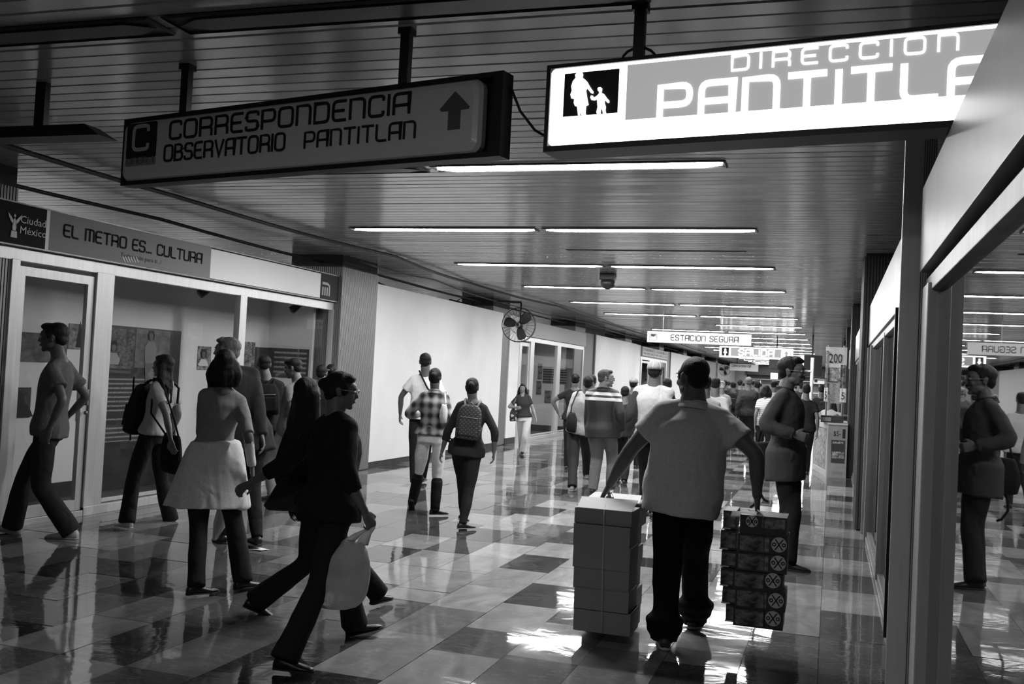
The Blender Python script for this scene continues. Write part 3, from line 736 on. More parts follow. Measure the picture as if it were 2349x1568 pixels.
# --- right side: dark glazed shopfronts
XG = .42
def rfront(y0, y1, posts, label, xfas=.37, pm=None, ftop=2.50, fbot=2.06, near=False):
    t = thing('shopfront', label, 'shopfront', (XG, (y0 + y1) / 2, 0))
    bx('top_rail', M_ALUD, t, XG - .03, XG + .03, y0, y1, 2.0, 2.07, .004)
    bx('fascia', mat('fascia_grey', .20, .35, noise=.15, nscale=4), t, xfas, XG + .02, y0, y1, fbot, ftop, .004)
    bx('sill', M_ALUD, t, XG - .035, XG + .03, y0, y1, 0, .05, .004)
    bx('bottom_rail', M_ALUD, t, XG - .02, XG + .02, y0, y1, .05, .10, .003)
    for (a_, b_, x_) in posts: bx('post', pm or M_ALUD, t, x_, XG + .03, a_, b_, 0, 2.03, .005)
    ys = [y0] + [c for p in posts for c in p[:2] if y0 < c < y1] + [y1]
    pp = sorted(posts); e = [y0] + [q for p in pp for q in (p[0], p[1])] + [y1]
    for a_, b_ in zip(e[::2], e[1::2]):
        if b_ - a_ > .15: bx('pane', M_DARKGLASS, t, XG + .003, XG + .011, a_, b_, .09, 2.01)
    bx('roof', M_VOID, t, XG + .02, 1.6, y0, y1, ftop - .12, ftop - .06)
    return t
f1 = rfront(5.12, 11.78, [(8.55, 8.62, .385), (11.0, 11.1, .37), (11.6, 11.78, .36)], 'dark reflecting shopfront between the near post and the first pillar')
tdk = thing('door_edge', 'thin black upright strip hanging left of the fluted post', 'strip', (.37, 6.4, 0)); bx('strip', M_BLACK, tdk, .345, .375, 6.36, 6.42, .10, 2.06)
f2 = rfront(1.0, 4.86, [(4.60, 4.86, .375)], 'nearest shopfront at the right edge with a large mirror-like pane', .36, M_ALU, 2.485, 2.10)
tpst = thing('upright_post', 'tall fluted aluminium post between the two nearest shopfronts', 'post', (.345, 5.0, 0))
mb = MB().box(.29, .425, 4.97, 5.09, 0, ZC); mb.build('core', M_ALUD, tpst)
for i in range(5): bx('flute', M_ALU, tpst, .375 + i * .010, .380 + i * .010, 4.962, 4.975, 0, ZC)
bx('flat_face', M_ALU, tpst, .285, .372, 4.958, 4.972, 0, ZC, .003)
rfront(13.0, 18.7, [(15.0, 15.1, .38), (17.0, 17.1, .38)], 'dark shopfront between the first pillar and the kiosk')
rfront(19.95, 25.6, [(22.0, 22.1, .38), (24.0, 24.1, .38)], 'dark shopfront just behind the lottery kiosk')
rfront(26.9, 39.5, [(30.0, 30.1, .38), (35.0, 35.1, .38)], 'far dark shopfront on the right side')
rfront(40.8, 73.5, [(50.0, 50.1, .38), (60.0, 60.1, .38)], 'furthest shopfront on the right side')

# --- cables and conduits under the ceiling on the left
def cable(name, pts, r, label, m=M_BLACK):
    n = len(pts); P = []
    for i in range(n - 1):
        for k in range(6):
            t_ = k / 6; q = np.array(pts[i]) * (1 - t_) + np.array(pts[i + 1]) * t_; q[2] -= .03 * math.sin(PI * t_); P.append(q)
    P.append(np.array(pts[-1])); return tag(MB().tube(P, r, 6).build(name, m), label, 'cable')
cable('conduit', [(-6.95, y, 3.02) for y in (4, 9, 14, 21, 28, 38, 50)], .02, 'long dark conduit running under the ceiling above the left windows')
cable('conduit', [(-5.75 - .25 * (i % 2), y, 3.07) for i, y in enumerate((4, 8, 12.4, 16, 21, 28, 38, 50))], .022, 'sagging dark cable run along the ceiling, nearer the lights')
cable('cable', [(-6.3, 12.4, 3.0), (-6.25, 15, 3.02), (-6.4, 19, 2.97), (-6.3, 26, 3.0), (-6.35, 34, 2.97)], .012, 'thin cable hanging past the pillars on the left')
tbm = thing('bracket', 'small dark bracket with a lit tip above the long white partition', 'bracket', (-7.2, 18.6, 2.9))
MB().tube([(-7.2, 18.2, 2.93), (-7.2, 19.44, 2.93)], .02).build('arm', M_BLACK, tbm); MB().tube([(-7.2, 18.6, 2.95), (-7.2, 18.8, 3.02), (-7.2, 19.1, 2.95)], .008).build('hook', M_BLACK, tbm)
tbo = thing('leaning_board', 'dark board rising above the top of the white partition', 'board', (-7.6, 16.5, 0))
MB().add([(-7.6, 15.8, 0), (-7.6, 18.2, 0), (-7.6, 18.2, 2.80), (-7.6, 15.8, 3.03), (-7.63, 15.8, 0), (-7.63, 18.2, 0), (-7.63, 18.2, 2.80), (-7.63, 15.8, 3.03)], [(0, 1, 2, 3), (7, 6, 5, 4), (0, 4, 5, 1), (1, 5, 6, 2), (2, 6, 7, 3), (3, 7, 4, 0)]).build('board', M_CONC, tbo)
# --- fans
def fan(c, R, label, yaw=0.0):
    t = thing('wall_fan', label, 'fan', c)
    c = np.array(c, float); u = np.array((math.cos(yaw), math.sin(yaw), 0)); v = np.array((0, 0, 1.0)); w = np.cross(u, v)  # w points at the viewer
    cg = MB()
    for rr, off in ((1, 0), (.97, .03), (.50, .06), (.50, -.06)):
        cg.tube([c + (u * math.cos(a_) + v * math.sin(a_)) * R * rr + w * off for a_ in np.linspace(0, 2 * PI, 33)], .006 if rr > .6 else .003, 5)
    for side in (-1, 1):
        for k in range(28):
            a_ = 2 * PI * k / 28; d = u * math.cos(a_) + v * math.sin(a_)
            cg.tube([c + d * R * .12 + w * side * .08, c + d * R * .5 + w * side * .062, c + d * R * .85 + w * side * .03, c + d * R], .0022, 4)
    cg.build('cage', M_BLACK, t)
    for k in range(3):
        a_ = PI / 2 - .75 + k * 2 * PI / 3; d = u * math.cos(a_) + v * math.sin(a_); e = -u * math.sin(a_) + v * math.cos(a_)
        b_ = MB(); rr = []
        for s_, wd_ in ((.12, .03), (.3, .07), (.55, .095), (.78, .09), (.88, .05)):
            rr.append((c + d * R * s_, e + w * .35, w, wd_, .005))
        b_.loft(rr, 8); b_.build('blade', mat('fan_blade', .03, .4), t)
    MB().tube([c - w * .2, c - w * .1, c + w * .02], [.05, .075, .05], 14).build('motor', M_BLACK, t)
    MB().tube([c + w * .085, c + w * .1], [.05, .045], 16).build('badge_ring', M_ALUD, t)
    MB().tube([c + w * .1, c + w * .108], [.03, .028], 16).build('badge', M_BLACK, t)
    MB().tube([c - w * .15, c - w * .15 + v * (R + .12)], .018).tube([c - w * .15 + v * (R + .12), c - w * .15 + v * (R + .12) - u * (R + .15)], .022).build('bracket', M_BLACK, t)
fan(A(1190, 745, 18.5), .335, 'black caged wall fan with broad blades beside the long white partition', .12)
fan(A(1662, 848, 60), .34, 'tiny far caged fan near the end of the passage')
tcm = thing('ceiling_speaker', 'small dark box hanging from the ceiling between light rows', 'speaker', (-3.22, 14.42, 2.9))
a = A(1395, 628, 14.42); z1 = ZC; 
MB().box(a[0] - .11, a[0] + .11, 14.33, 14.51, 3.0, 3.1).build('mount', M_BLACK, tcm, .01)
MB().loft([((a[0], 14.42, z), (1, 0, 0), (0, 1, 0), r_, r_) for z, r_ in ((2.99, .105), (2.95, .11), (2.91, .10), (2.88, .07), (2.865, .02))], 16).build('dome', M_DARKP, tcm)

# ------------------------------------------------------------------ hanging signs
class Sign:
    def __init__(s, pl, pr, z0, z1):
        s.o = np.array((pl[0], pl[1], z0)); d = np.array((pr[0] - pl[0], pr[1] - pl[1], 0)); s.wid = np.linalg.norm(d); s.u = d / s.wid
        s.v = np.array((0, 0, 1.0)); s.w = np.cross(s.u, s.v); s.h = z1 - z0
    def uv(s, x, y, off=0.0):
        r = ray(x, y); o = s.o + s.w * off; t = ((o - CAM0) @ s.w) / (r @ s.w); p = CAM0 + r * t - o; return p @ s.u, p @ s.v
    def pt(s, a, b, off=0.0): return s.o + s.u * a + s.v * b + s.w * off
    def box(s, name, m, parent, a0, a1, b0, b1, d0, d1, bevel=0):
        c = s.pt((a0 + a1) / 2, (b0 + b1) / 2, (d0 + d1) / 2)
        return MB().obox(c, s.u * (a1 - a0) / 2, s.v * (b1 - b0) / 2, s.w * (d1 - d0) / 2).build(name, m, parent, bevel)
    def poly(s, name, pts, off, m, parent, th=.003):
        return MB().prism(pts, s.pt(0, 0, off), s.u, s.v, s.w * th).build(name, m, parent)
    def text(s, name, txt, a, b, h, width, off, m, parent, sw=.15, gap=.26):
        letters(name, txt, s.pt(a, b, off), s.u, s.v, s.w, h, width, sw, gap, m, parent)
def hanger(parent, p, z0, m=M_BLACK, r=.025):
    MB().box(p[0] - r, p[0] + r, p[1] - r, p[1] + r, z0, ZC).build('hanger', m, parent)
    MB().box(p[0] - .032, p[0] + .032, p[1] - .032, p[1] + .032, ZC - .03, ZC).build('hanger_clamp', m, parent)
# unlit transfer sign
S1 = Sign((-3.746, 4.49), (-1.377, 3.96), 2.468, 2.834)
c = S1.pt(S1.wid / 2, 0); t1 = thing('hanging_sign', 'unlit grey transfer sign with arrow, hanging at upper left', 'sign', c)
fm = .022
for nm, q in (('frame', (0, S1.wid, 0, fm)), ('frame', (0, S1.wid, S1.h - fm, S1.h)), ('frame', (0, fm, fm, S1.h - fm)), ('frame', (S1.wid - .045, S1.wid, fm, S1.h - fm))):
    S1.box(nm, M_BLACK, t1, *q, -.085, .0)
S1.box('back_panel', M_BLACK, t1, fm, S1.wid - fm, fm, S1.h - fm, -.08, -.06)
M_ACR = mat('milky_acrylic', .66, .22)
# moulded face: a rounded tray bulging forwards
def rrect(a0, a1, b0, b1, r, n=6):
    P = []
    for (cx, cy, s0) in ((a1 - r, b1 - r, 0), (a0 + r, b1 - r, 1), (a0 + r, b0 + r, 2), (a1 - r, b0 + r, 3)):
        for k in range(n + 1): t_ = PI / 2 * (s0 + k / n); P.append((cx + r * math.cos(t_), cy + r * math.sin(t_)))
    return P
def tray(s, name, m, parent, a0, a1, b0, b1, r, d=((0, -.04), (.0, -.01), (.012, .008), (.035, .016))):
    mb = MB(); V_ = []; Fc = []; n = None
    for ins, off in d:
        P = rrect(a0 + ins, a1 - ins, b0 + ins * .9, b1 - ins * .9, max(.01, r - ins * .5)); n = len(P); V_ += [s.pt(p[0], p[1], off) for p in P]
    for i in range(len(d) - 1):
        for k in range(n): Fc.append((i * n + k, i * n + (k + 1) % n, (i + 1) * n + (k + 1) % n, (i + 1) * n + k))
    Fc.append(tuple((len(d) - 1) * n + k for k in range(n)))
    mb.add(V_, Fc); return mb.build(name, m, parent)
tray(S1, 'face', M_ACR, t1, .012, S1.wid - .10, .02, S1.h - .02, .05)
M_T1 = M_INK; off = .017
def place_text(s, name, txt, p0, p1, ytop, m, parent, off, sw=.15, gap=.26):
    """p0 = baseline-left pixel, p1 = baseline-right pixel, ytop = top pixel above p0"""
    a0, b0 = s.uv(p0[0], p0[1], off); a1, b1 = s.uv(p1[0], p1[1], off); _, bt = s.uv(p0[0] + 3, ytop, off)
    return s.text(name, txt, a0, (b0 + b1) / 2, bt - b0, a1 - a0, off, m, parent, sw, gap)
place_text(S1, 'lettering', 'CORRESPONDENCIA', (390, 316), (938, 262), 277, M_T1, t1, off, .155)
place_text(S1, 'lettering', 'OBSERVATORIO', (377, 368), (652, 345), 333, M_T1, t1, off, .15)
place_text(S1, 'lettering', 'PANTITLAN', (699, 335), (951, 320), 300, M_T1, t1, off, .15)
a0, b0 = S1.uv(284, 382, off); a1, b1 = S1.uv(362, 277, off); _, bm_ = S1.uv(284, 366, off)
S1.poly('badge', rrect(a0 + .015, a1, bm_, b1, .012), off, M_T1, t1)
S1.poly('badge_base', rrect(a0 + .015, a1, b0 - .002, bm_ - .004, .005), off, M_SGREY, t1)
S1.text('badge_letter', 'C', a0 + .075, bm_ + .045, (b1 - bm_) * .66, .115, off + .004, mat('badge_grey', .55, .5), t1, .16)
S1.text('badge_text', 'LINEA 1', a0 + .025, b0 + .008, .032, a1 - a0 - .04, off + .004, mat('sign_grey_mid', .2, .5), t1, .13)
A0 = S1.uv(1043, 253, off); sc = .30
S1.poly('arrow', [(A0[0] + x * sc * .62, A0[1] + y * sc * .56) for x, y in ((0, .5), (.42, .06), (.38, 0), (.17, .0), (.17, -.5), (-.17, -.5), (-.17, 0), (-.38, 0), (-.42, .06))], off, mat('arrow_grey', .10, .5), t1)
for px_ in ((447, 155), (950, 75)):
    g = G(*px_, ZC); d = (g - S1.o) @ S1.u; q = S1.pt(d, 0, -.045); hanger(t1, q, 2.834, r=.022)
# lit direction sign
S2 = Sign((-1.197, 4.0), (.50, 3.735), 2.489, 2.858); S2.wid = 2.37
t2 = thing('hanging_sign', 'brightly lit direction sign with woman and child pictogram at upper right', 'sign', S2.pt(1.1, 0))
for q in ((0, S2.wid, 0, .024), (0, S2.wid, S2.h - .016, S2.h), (0, .018, .024, S2.h - .016), (S2.wid - .02, S2.wid, .024, S2.h - .016)): S2.box('frame', M_BLACK, t2, *q, -.16, 0)
S2.box('back_panel', M_BLACK, t2, .018, S2.wid - .02, .024, S2.h - .016, -.15, -.13)
M_LIT = mat('backlit_white', .8, .4, emit=SIGNLIGHT); M_LITG = mat('backlit_grey', .12, .4, emit=.36, noise=0); M_LITL = mat('backlit_letter', .9, .4, emit=1.6)
tray(S2, 'face', M_LIT, t2, .02, S2.wid - .02, .026, S2.h - .018, .02, ((0, -.04), (0, -.006), (.006, .0)))
a0, b0 = S2.uv(1434, 282, .002); a1, b1 = S2.uv(1434, 150, .002)
S2.box('tinted_panel', M_LITG, t2, a0, S2.wid - .1, b0 + .012, b1, .001, .004)
ia0, ib0 = S2.uv(1291, 270, .004); ia1, ib1 = S2.uv(1421, 155, .004)
S2.box('pictogram_square', M_INK, t2, ia0, ia1, ib0 + .004, ib1 - .004, .001, .005)
wom = [(178,352),(168,365),(172,378),(158,395),(150,420),(153,440),(146,460),(150,478),(165,482),(162,500),(168,515),(178,518),(183,560),(192,563),(196,540),(200,562),(224,562),(219,550),(222,515),(234,510),(228,480),(222,440),(228,430),(245,452),(256,456),(258,446),(240,420),(228,398),(215,385),(205,378),(208,362),(202,350),(190,346)]
chi = [(278,430),(283,424),(292,423),(300,430),(299,442),(296,450),(310,458),(322,475),(335,490),(334,500),(326,500),(314,486),(312,500),(318,520),(316,535),(320,555),(305,557),(300,530),(294,532),(292,557),(276,556),(272,545),(278,520),(276,500),(276,484),(262,488),(248,486),(242,474),(246,464),(256,466),(258,474),(272,468),(284,456),(286,448),(279,440)]
for nm, P in (('woman_figure', wom), ('child_figure', chi)):
    S2.poly(nm, [S2.uv(1240 + p[0] * .4721, p[1] * .4721, .006) for p in reversed(P)], .006, M_LITL, t2)
place_text(S2, 'lettering', 'DIRECCION', (1679, 163), (2197, 112), 130, M_LITL, t2, .006, .17, .55)
# second line: true height, baseline follows the face
a0, b0 = S2.uv(1513, 268, .006); _, bt = S2.uv(1515, 198, .006); a1, b1 = S2.uv(2146, 226, .006)
unit = (a1 - a0) / (sum(GL[c][0] + .30 for c in 'PANTITL') - .30)
wfull = unit * (sum(GL[c][0] + .30 for c in 'PANTITLAN') - .30)
S2.text('lettering', 'PANTITLAN', a0, (b0 + b1) / 2 , bt - b0, wfull, .006, M_LITL, t2, .21, .30)
g = G(1475, 15, ZC); d = (g - S2.o) @ S2.u; q = S2.pt(d, 0, -.08); hanger(t2, q, 2.858, r=.022)
MB().tube([q + np.array((math.cos(a_) * .07, 0, .03 + abs(math.sin(a_)) * .05 - .03 + 2.87 - q[2])) for a_ in np.linspace(0, PI, 9)], .006).build('hanger_ring', M_BLACK, t2)
hanger(t2, S2.pt(1.9, 0, -.08), 2.858, r=.022)
a = S1.pt(S1.wid + .007, S1.h * .85, -.05); b = S2.pt(-.007, S2.h * .2, -.1)
tag(MB().tube([a, a * .75 + b * .25 - np.array((0, 0, .05)), a * .4 + b * .6 - np.array((0, 0, .05)), b], .006, 6).build('cable', M_BLACK), 'thin black cable drooping between the two big hanging signs', 'cable')
# dark box sign at the left edge
t3 = thing('hanging_fixture', 'long black unlit box hanging at the far upper left', 'fixture', (-4.7, 4.6, 2.6))
g = G(100, 190, ZC); Y3 = g[1]; aL = A(10, 312, Y3); aR = A(250, 300, Y3)
MB().add([(-6.2, Y3 - .08, aL[2] - .03), (aR[0], Y3 - .08, aL[2] - .03), (aR[0], Y3 + .08, aL[2] - .03), (-6.2, Y3 + .08, aL[2] - .03), (-6.2, Y3 - .06, aL[2] + .04), (aR[0] - .12, Y3 - .06, aL[2] + .04), (aR[0] - .12, Y3 + .06, aL[2] + .04), (-6.2, Y3 + .06, aL[2] + .04)],
         [(0, 3, 2, 1), (4, 5, 6, 7), (0, 1, 5, 4), (1, 2, 6, 5), (2, 3, 7, 6), (3, 0, 4, 7)]).build('housing', M_BLACK, t3)
MB().box(g[0] - .035, g[0] + .035, Y3 - .02, Y3 + .02, aL[2] + .03, ZC).build('hanger', M_BLACK, t3)
# safe-station sign
Ye = 20.9; e0 = A(1485, 757, Ye); e1 = A(1724, 769, Ye); zt = (e0[2] + e1[2]) / 2
S4 = Sign((e0[0], Ye), (e1[0], Ye), zt - .235, zt); t4 = thing('hanging_sign', 'white hanging sign with thin dark lettering, in front of the exit sign', 'sign', S4.pt(S4.wid / 2, 0))
S4.box('board', mat('glowing_white_board', .42, .4, emit=.06), t4, 0, S4.wid, 0, S4.h, -.12, 0, .01)
place_text(S4, 'lettering', 'ESTACION SEGURA', (1539, 781), (1693, 784), 769, M_INK, t4, .003, .13, .28)
i0 = S4.uv(1487, 780, .003); ic = S4.pt(i0[0] + .02, .045, .003)
S4.poly('icon_square', [(p[0] + i0[0], p[1]) for p in rrect(.015, .19, .04, .2, .03)], .003, M_SGREY, t4)
S4.poly('icon_mark', [(i0[0] + .04, .06), (i0[0] + .17, .06), (i0[0] + .15, .12), (i0[0] + .05, .1)], .007, mat('sign_white', .7), t4); S4.poly('icon_mark', [(i0[0] + .05, .14), (i0[0] + .11, .12), (i0[0] + .17, .17), (i0[0] + .06, .18)], .007, M_INK, t4)
for d in (.15, .72):
    q = S4.pt(S4.wid * d, S4.h, -.06); MB().tube([q, (q[0], q[1], ZC)], .008, 6).build('rod', M_ALU, t4)
# exit sign
Ys = 32.2; e0 = A(1651, 794, Ys); e1 = A(1820, 799, Ys); zt = (e0[2] + e1[2]) / 2
S5 = Sign((e0[0], Ys), (e1[0], Ys), zt - .35, zt); t5 = thing('hanging_sign', 'brightly lit exit sign with up arrow, hanging mid-passage', 'sign', S5.pt(S5.wid / 2, 0))
S5.box('face', M_LIT, t5, 0, S5.wid, 0, S5.h, -.05, 0, .01); S5.box('case', M_BLACK, t5, -.005, S5.wid + .005, -.01, S5.h + .01, -.16, -.05)
S5.box('tinted_panel', M_LITG, t5, S5.wid * .155, S5.wid * .84, .05, S5.h - .04, .001, .004)
S5.text('lettering', 'SALIDA', S5.wid * .27, .09, .18, S5.wid * .47, .006, M_LITL, t5, .24, .3)
S5.box('pictogram_square', M_INK, t5, S5.wid * .03, S5.wid * .13, .05, S5.h - .04, .001, .004)
S5.poly('standing_figure', [(S5.wid * .08 + p[0], .17 + p[1]) for p in ((-.03, -.11), (.03, -.11), (.02, -.05), (.06, -.02), (.03, .04), (.03, .09), (0, .12), (-.03, .09), (-.03, .04), (-.06, -.02), (-.02, -.05))], .005, M_LITL, t5)
S5.poly('arrow', [(S5.wid * .91 + x * .22, .17 + y * .2) for x, y in ((0, .5), (.4, .05), (.15, .05), (.15, -.45), (-.15, -.45), (-.15, .05), (-.4, .05))], .003, M_LITG, t5)
for d in (.3, .78):
    q = S5.pt(S5.wid * d, S5.h, -.1); MB().tube([q, (q[0], q[1], ZC)], .02, 6).build('rod', M_BLACK, t5)
# far signs
e0 = A(1674, 839, 58); e1 = A(1739, 843, 58); S6 = Sign((e0[0], 58), (e1[0], 58), 2.35, 2.75); t6 = thing('hanging_sign', 'small far grey direction sign above the crowd', 'sign', S6.pt(S6.wid / 2, 0))
S6.box('board', mat('board_mid', .4, .4, emit=.05), t6, 0, S6.wid, 0, S6.h, -.15, 0); S6.text('lettering', 'CORRESPONDENCIA', .1, .22, .12, S6.wid - .5, .004, M_INK, t6)
for d in (.25, .8): q = S6.pt(S6.wid * d, S6.h, -.1); MB().tube([q, (q[0], q[1], ZC)], .025, 6).build('rod', M_BLACK, t6)
e0 = A(1776, 862, 45); t7 = thing('hanging_lamp', 'small bright hanging lamp box far down the passage', 'lamp', (e0[0], 45, 1.9))
bx('lamp_box', M_LITL, t7, e0[0] - .15, e0[0] + .15, 44.95, 45.05, e0[2] - .13, e0[2] + .13, .01); bx('stem', M_BLACK, t7, e0[0] - .02, e0[0] + .02, 45, 45.03, e0[2] + .13, ZC); bx('shade', M_BLACK, t7, e0[0] - .25, e0[0] + .25, 44.9, 45.1, e0[2] + .35, e0[2] + .7)

# ------------------------------------------------------------------ lottery kiosk
kf = G(1903, 1098)[:2]; Yk = 18.6; kx0, kx1 = -.02, .295; kz = .93
tk = thing('kiosk', 'small white lottery kiosk papered with adverts, at the foot of the second pillar', 'kiosk', ((kx0 + kx1) / 2, Yk, 0))
M_KW = mat('kiosk_white', .30, .45, noise=.1, nscale=9)
MB().box(kx0, kx1, Yk, Yk + .03, 0, kz).build('front_panel', M_KW, tk)
# slanting left side
sx0, sy1 = -.29, 20.3
ks = MB(); ks.add([(kx0, Yk, 0), (sx0, sy1, 0), (sx0 + .03, sy1, 0), (kx0 + .03, Yk + .01, 0), (kx0, Yk, kz), (sx0, sy1, kz), (sx0 + .03, sy1, kz), (kx0 + .03, Yk + .01, kz)], [(0, 1, 5, 4), (1, 2, 6, 5), (2, 3, 7, 6), (3, 0, 4, 7), (4, 5, 6, 7), (0, 3, 2, 1)]); ks.build('side_panel', M_KW, tk)
sd = np.array((sx0 - kx0, sy1 - Yk, 0)); sl = np.linalg.norm(sd); sd /= sl; sn = np.array((-sd[1], sd[0], 0))
def sidebox(name, m, a0, a1, z0, z1, th=.012):
    c = np.array((kx0, Yk, 0)) + sd * (a0 + a1) / 2 + np.array((0, 0, (z0 + z1) / 2)) + sn * th / 2
    return MB().obox(c, sd * (a1 - a0) / 2, (0, 0, (z1 - z0) / 2), sn * th / 2).build(name, m, tk)
sidebox('glass_case', mat('lottery_tickets', .3, .4, noise=.9, nscale=14), .12, sl - .12, .12, kz - .10, .006)
for q in ((0, .1, 0, kz), (sl - .1, sl, 0, kz), (.1, sl - .1, 0, .1), (.1, sl - .1, kz - .08, kz)): sidebox('case_frame', M_ALU, *q, .02)
MB().add([(kx0 - .02, Yk - .02, kz), (kx1, Yk - .02, kz), (kx1, sy1, kz), (sx0 - .02, sy1, kz), (kx0 - .02, Yk - .02, kz + .03), (kx1, Yk - .02, kz + .03), (kx1, sy1, kz + .03), (sx0 - .02, sy1, kz + .03)], [(0, 1, 5, 4), (1, 2, 6, 5), (2, 3, 7, 6), (3, 0, 4, 7), (4, 5, 6, 7), (0, 3, 2, 1)]).build('counter_top', M_ALU, tk)
bx('display_rack', mat('rack_dark', .04, .5), tk, -.17, .22, 18.75, 19.05, kz + .03, kz + .15)
for i in range(5): bx('ticket_packet', mat('packet', .4, .5), tk, -.165 + i * .035, -.135 + i * .035, 18.74, 18.75, kz + .05, kz + .12)
UF, NF = (1, 0, 0), (0, -1, 0)
bx('poster', mat('kiosk_poster', .045, .4), tk, .03, .26, Yk - .006, Yk, .26, .66)
bx('poster_picture', photo_mat('kp', .05, .5, 18), tk, .045, .245, Yk - .009, Yk - .004, .34, .46)
bx('phone_picture', M_DARKP, tk, .21, .255, Yk - .008, Yk, .70, .86)
font_text('price_lettering', '$5-', (.06, Yk - .004, .72), UF, V, .10, M_INK, tk, width=.12)
font_text('prize_lettering', 'GANA', (.06, Yk - .004, .06), UF, V, .06, M_SGREY, tk, width=.17)
font_text('poster_lettering', 'GANATE', (.05, Yk - .010, .60), UF, V, .035, M_SWHITE, tk, width=.18)
for (x, nm) in ((-.085, 'a'), (.19, 'b')):
    MB().tube([(x, 18.95, kz + .03), (x, 18.95, 2.35)], .014, 8).build('upright', M_ALU, tk)
def sheet(x0, x1, z0, z1, m, y=18.93, yw=.05, name='poster'):
    mb = MB(); n = 8; vs = []; fs = []
    for j in range(2):
        for i in range(n + 1):
            x = x0 + (x1 - x0) * i / n; vs.append((x, y - .03 * math.sin(i * 1.3 + z0 * 9) * yw * 8 * .3, (z0, z1)[j]))
    for i in range(n): fs.append((i, i + 1, n + 2 + i, n + 1 + i))
    k = len(vs); vs += [(v[0], v[1] + .004, v[2]) for v in vs]; fs += [tuple(reversed([q + k for q in f])) for f in fs]
    fs += [(0, k, k + 1, 1), (n + 1, n + 2, n + 2 + k, n + 1 + k)]
    return mb.add(vs, fs).build(name, m, tk)
sheet(-.13, .24, 1.95, 2.32, M_SWHITE); font_text('amount_lettering', ':200', (-.10, 18.90, 2.03), UF, V, .17, M_INK, tk, width=.26)
sheet(-.07, .17, 1.70, 1.97, photo_mat('kp2', .1, .7, 10), y=18.96); sheet(.14, .23, 1.55, 2.0, photo_mat('kp3', .02, .4, 14), y=18.9)
sheet(-.05, .17, 1.30, 1.68, mat('ticket_sheet', .35, .5, noise=.8, nscale=60), y=18.95)
sheet(.14, .25, 1.33, 1.58, M_SWHITE, y=18.88); font_text('price_lettering', '5', (.165, 18.85, 1.38), UF, V, .13, M_INK, tk, width=.06)
sheet(-.13, -.06, 1.33, 1.58, M_SWHITE, y=18.88); font_text('price_lettering', '5', (-.12, 18.85, 1.38), UF, V, .13, M_INK, tk, width=.04)
sheet(-.13, -.08, 1.6, 2.25, photo_mat('kp4', .1, .6, 12), y=18.89)
tp = thing('lamp_post', 'slim pale upright pole with a bright top just left of the kiosk', 'pole', (-.5, 27, 0))
p = A(1861, 900, 27); MB().tube([(p[0], 27, 0), (p[0], 27, 2.35)], .045, 10).build('pole', M_WHITE, tp)
MB().box(p[0] - .3, p[0] - .02, 26.95, 27.05, 1.98, 2.02).build('arm', M_WHITE, tp)
tv = thing('screen_cabinet', 'dark hanging cabinet beside the pale pole', 'cabinet', (-.9, 30, 2.0)); p = A(1853, 825, 30); bx('case', M_DARKP, tv, p[0] - .1, p[0] + .4, 29.8, 30.2, 1.9, 2.5); bx('lit_edge', M_LITL, tv, p[0] - .2, p[0] - .1, 29.9, 30.1, 1.95, 2.5); bx('stem', M_DARKP, tv, p[0] + .1, p[0] + .15, 30, 30.05, 2.5, ZC)
tl = thing('litter', 'scrap of white paper lying on the dark floor tiles', 'paper', G(591, 1261)); g = G(591, 1261)
MB().add([g + np.array(q) for q in ((-.07, -.03, .003), (.06, -.05, .012), (.08, .06, .004), (-.04, .05, .015), (-.07, -.03, .001), (.06, -.05, .010), (.08, .06, .002), (-.04, .05, .013))], [(0, 1, 2, 3), (7, 6, 5, 4)]).build('sheet', M_SWHITE, tl, fixn=False)

# ------------------------------------------------------------------ people
def unit(a): a = np.array(a, float); return a / (np.linalg.norm(a) + 1e-9)
def skin_m(v): return mat('skin_%d' % int(v * 1000), v, .5, bump=.05, bscale=60)
def hair_m(v=.008): return mat('hair_%d' % int(v * 1000), v, .55, spec=.3, bump=.5, bscale=55, bstretch=(3, 3, .25), noise=.35, nscale=40, stretch=(3, 3, .2))
def cloth(v, rough=.85):
    nm = 'cloth_%d' % int(v * 1000)
    if nm in MATS: return MATS[nm]
    m = mat(nm, v, rough, spec=.2, noise=.10, nscale=70)
    nt = m.node_tree; b = nt.nodes['Principled BSDF']; tc = nt.nodes.new('ShaderNodeTexCoord')
    mp = nt.nodes.new('ShaderNodeMapping'); mp.inputs['Scale'].default_value = (1, 1, .8); mp.inputs['Rotation'].default_value = (.3, .25, .4)
    nz = nt.nodes.new('ShaderNodeTexNoise'); nz.inputs['Scale'].default_value = 5.5; nz.inputs['Detail'].default_value = 2; nz.inputs['Distortion'].default_value = .3
    nt.links.new(tc.outputs['Object'], mp.inputs[0]); nt.links.new(mp.outputs[0], nz.inputs[0])
    rd = mth(nt, 'SQRT', mth(nt, 'ADD', mth(nt, 'POWER', mth(nt, 'ABSOLUTE', mth(nt, 'SUBTRACT', nz.outputs['Fac'], .5)), 2), .0009))
    bp = nt.nodes.new('ShaderNodeBump'); bp.inputs['Strength'].default_value = .6; bp.inputs['Distance'].default_value = .07
    nt.links.new(rd, bp.inputs['Height']); nt.links.new(bp.outputs[0], b.inputs['Normal'])
    return m
M_EYE = mat('eye_white', .5, .2); M_IRIS = mat('eye_dark', .01, .15); M_LIP = mat('lips', .12, .5)
M_SOLE = mat('shoe_sole', .35, .6); M_LENS = mat('spectacle_wire', .5, .25, metal=.6)
PN = [0]
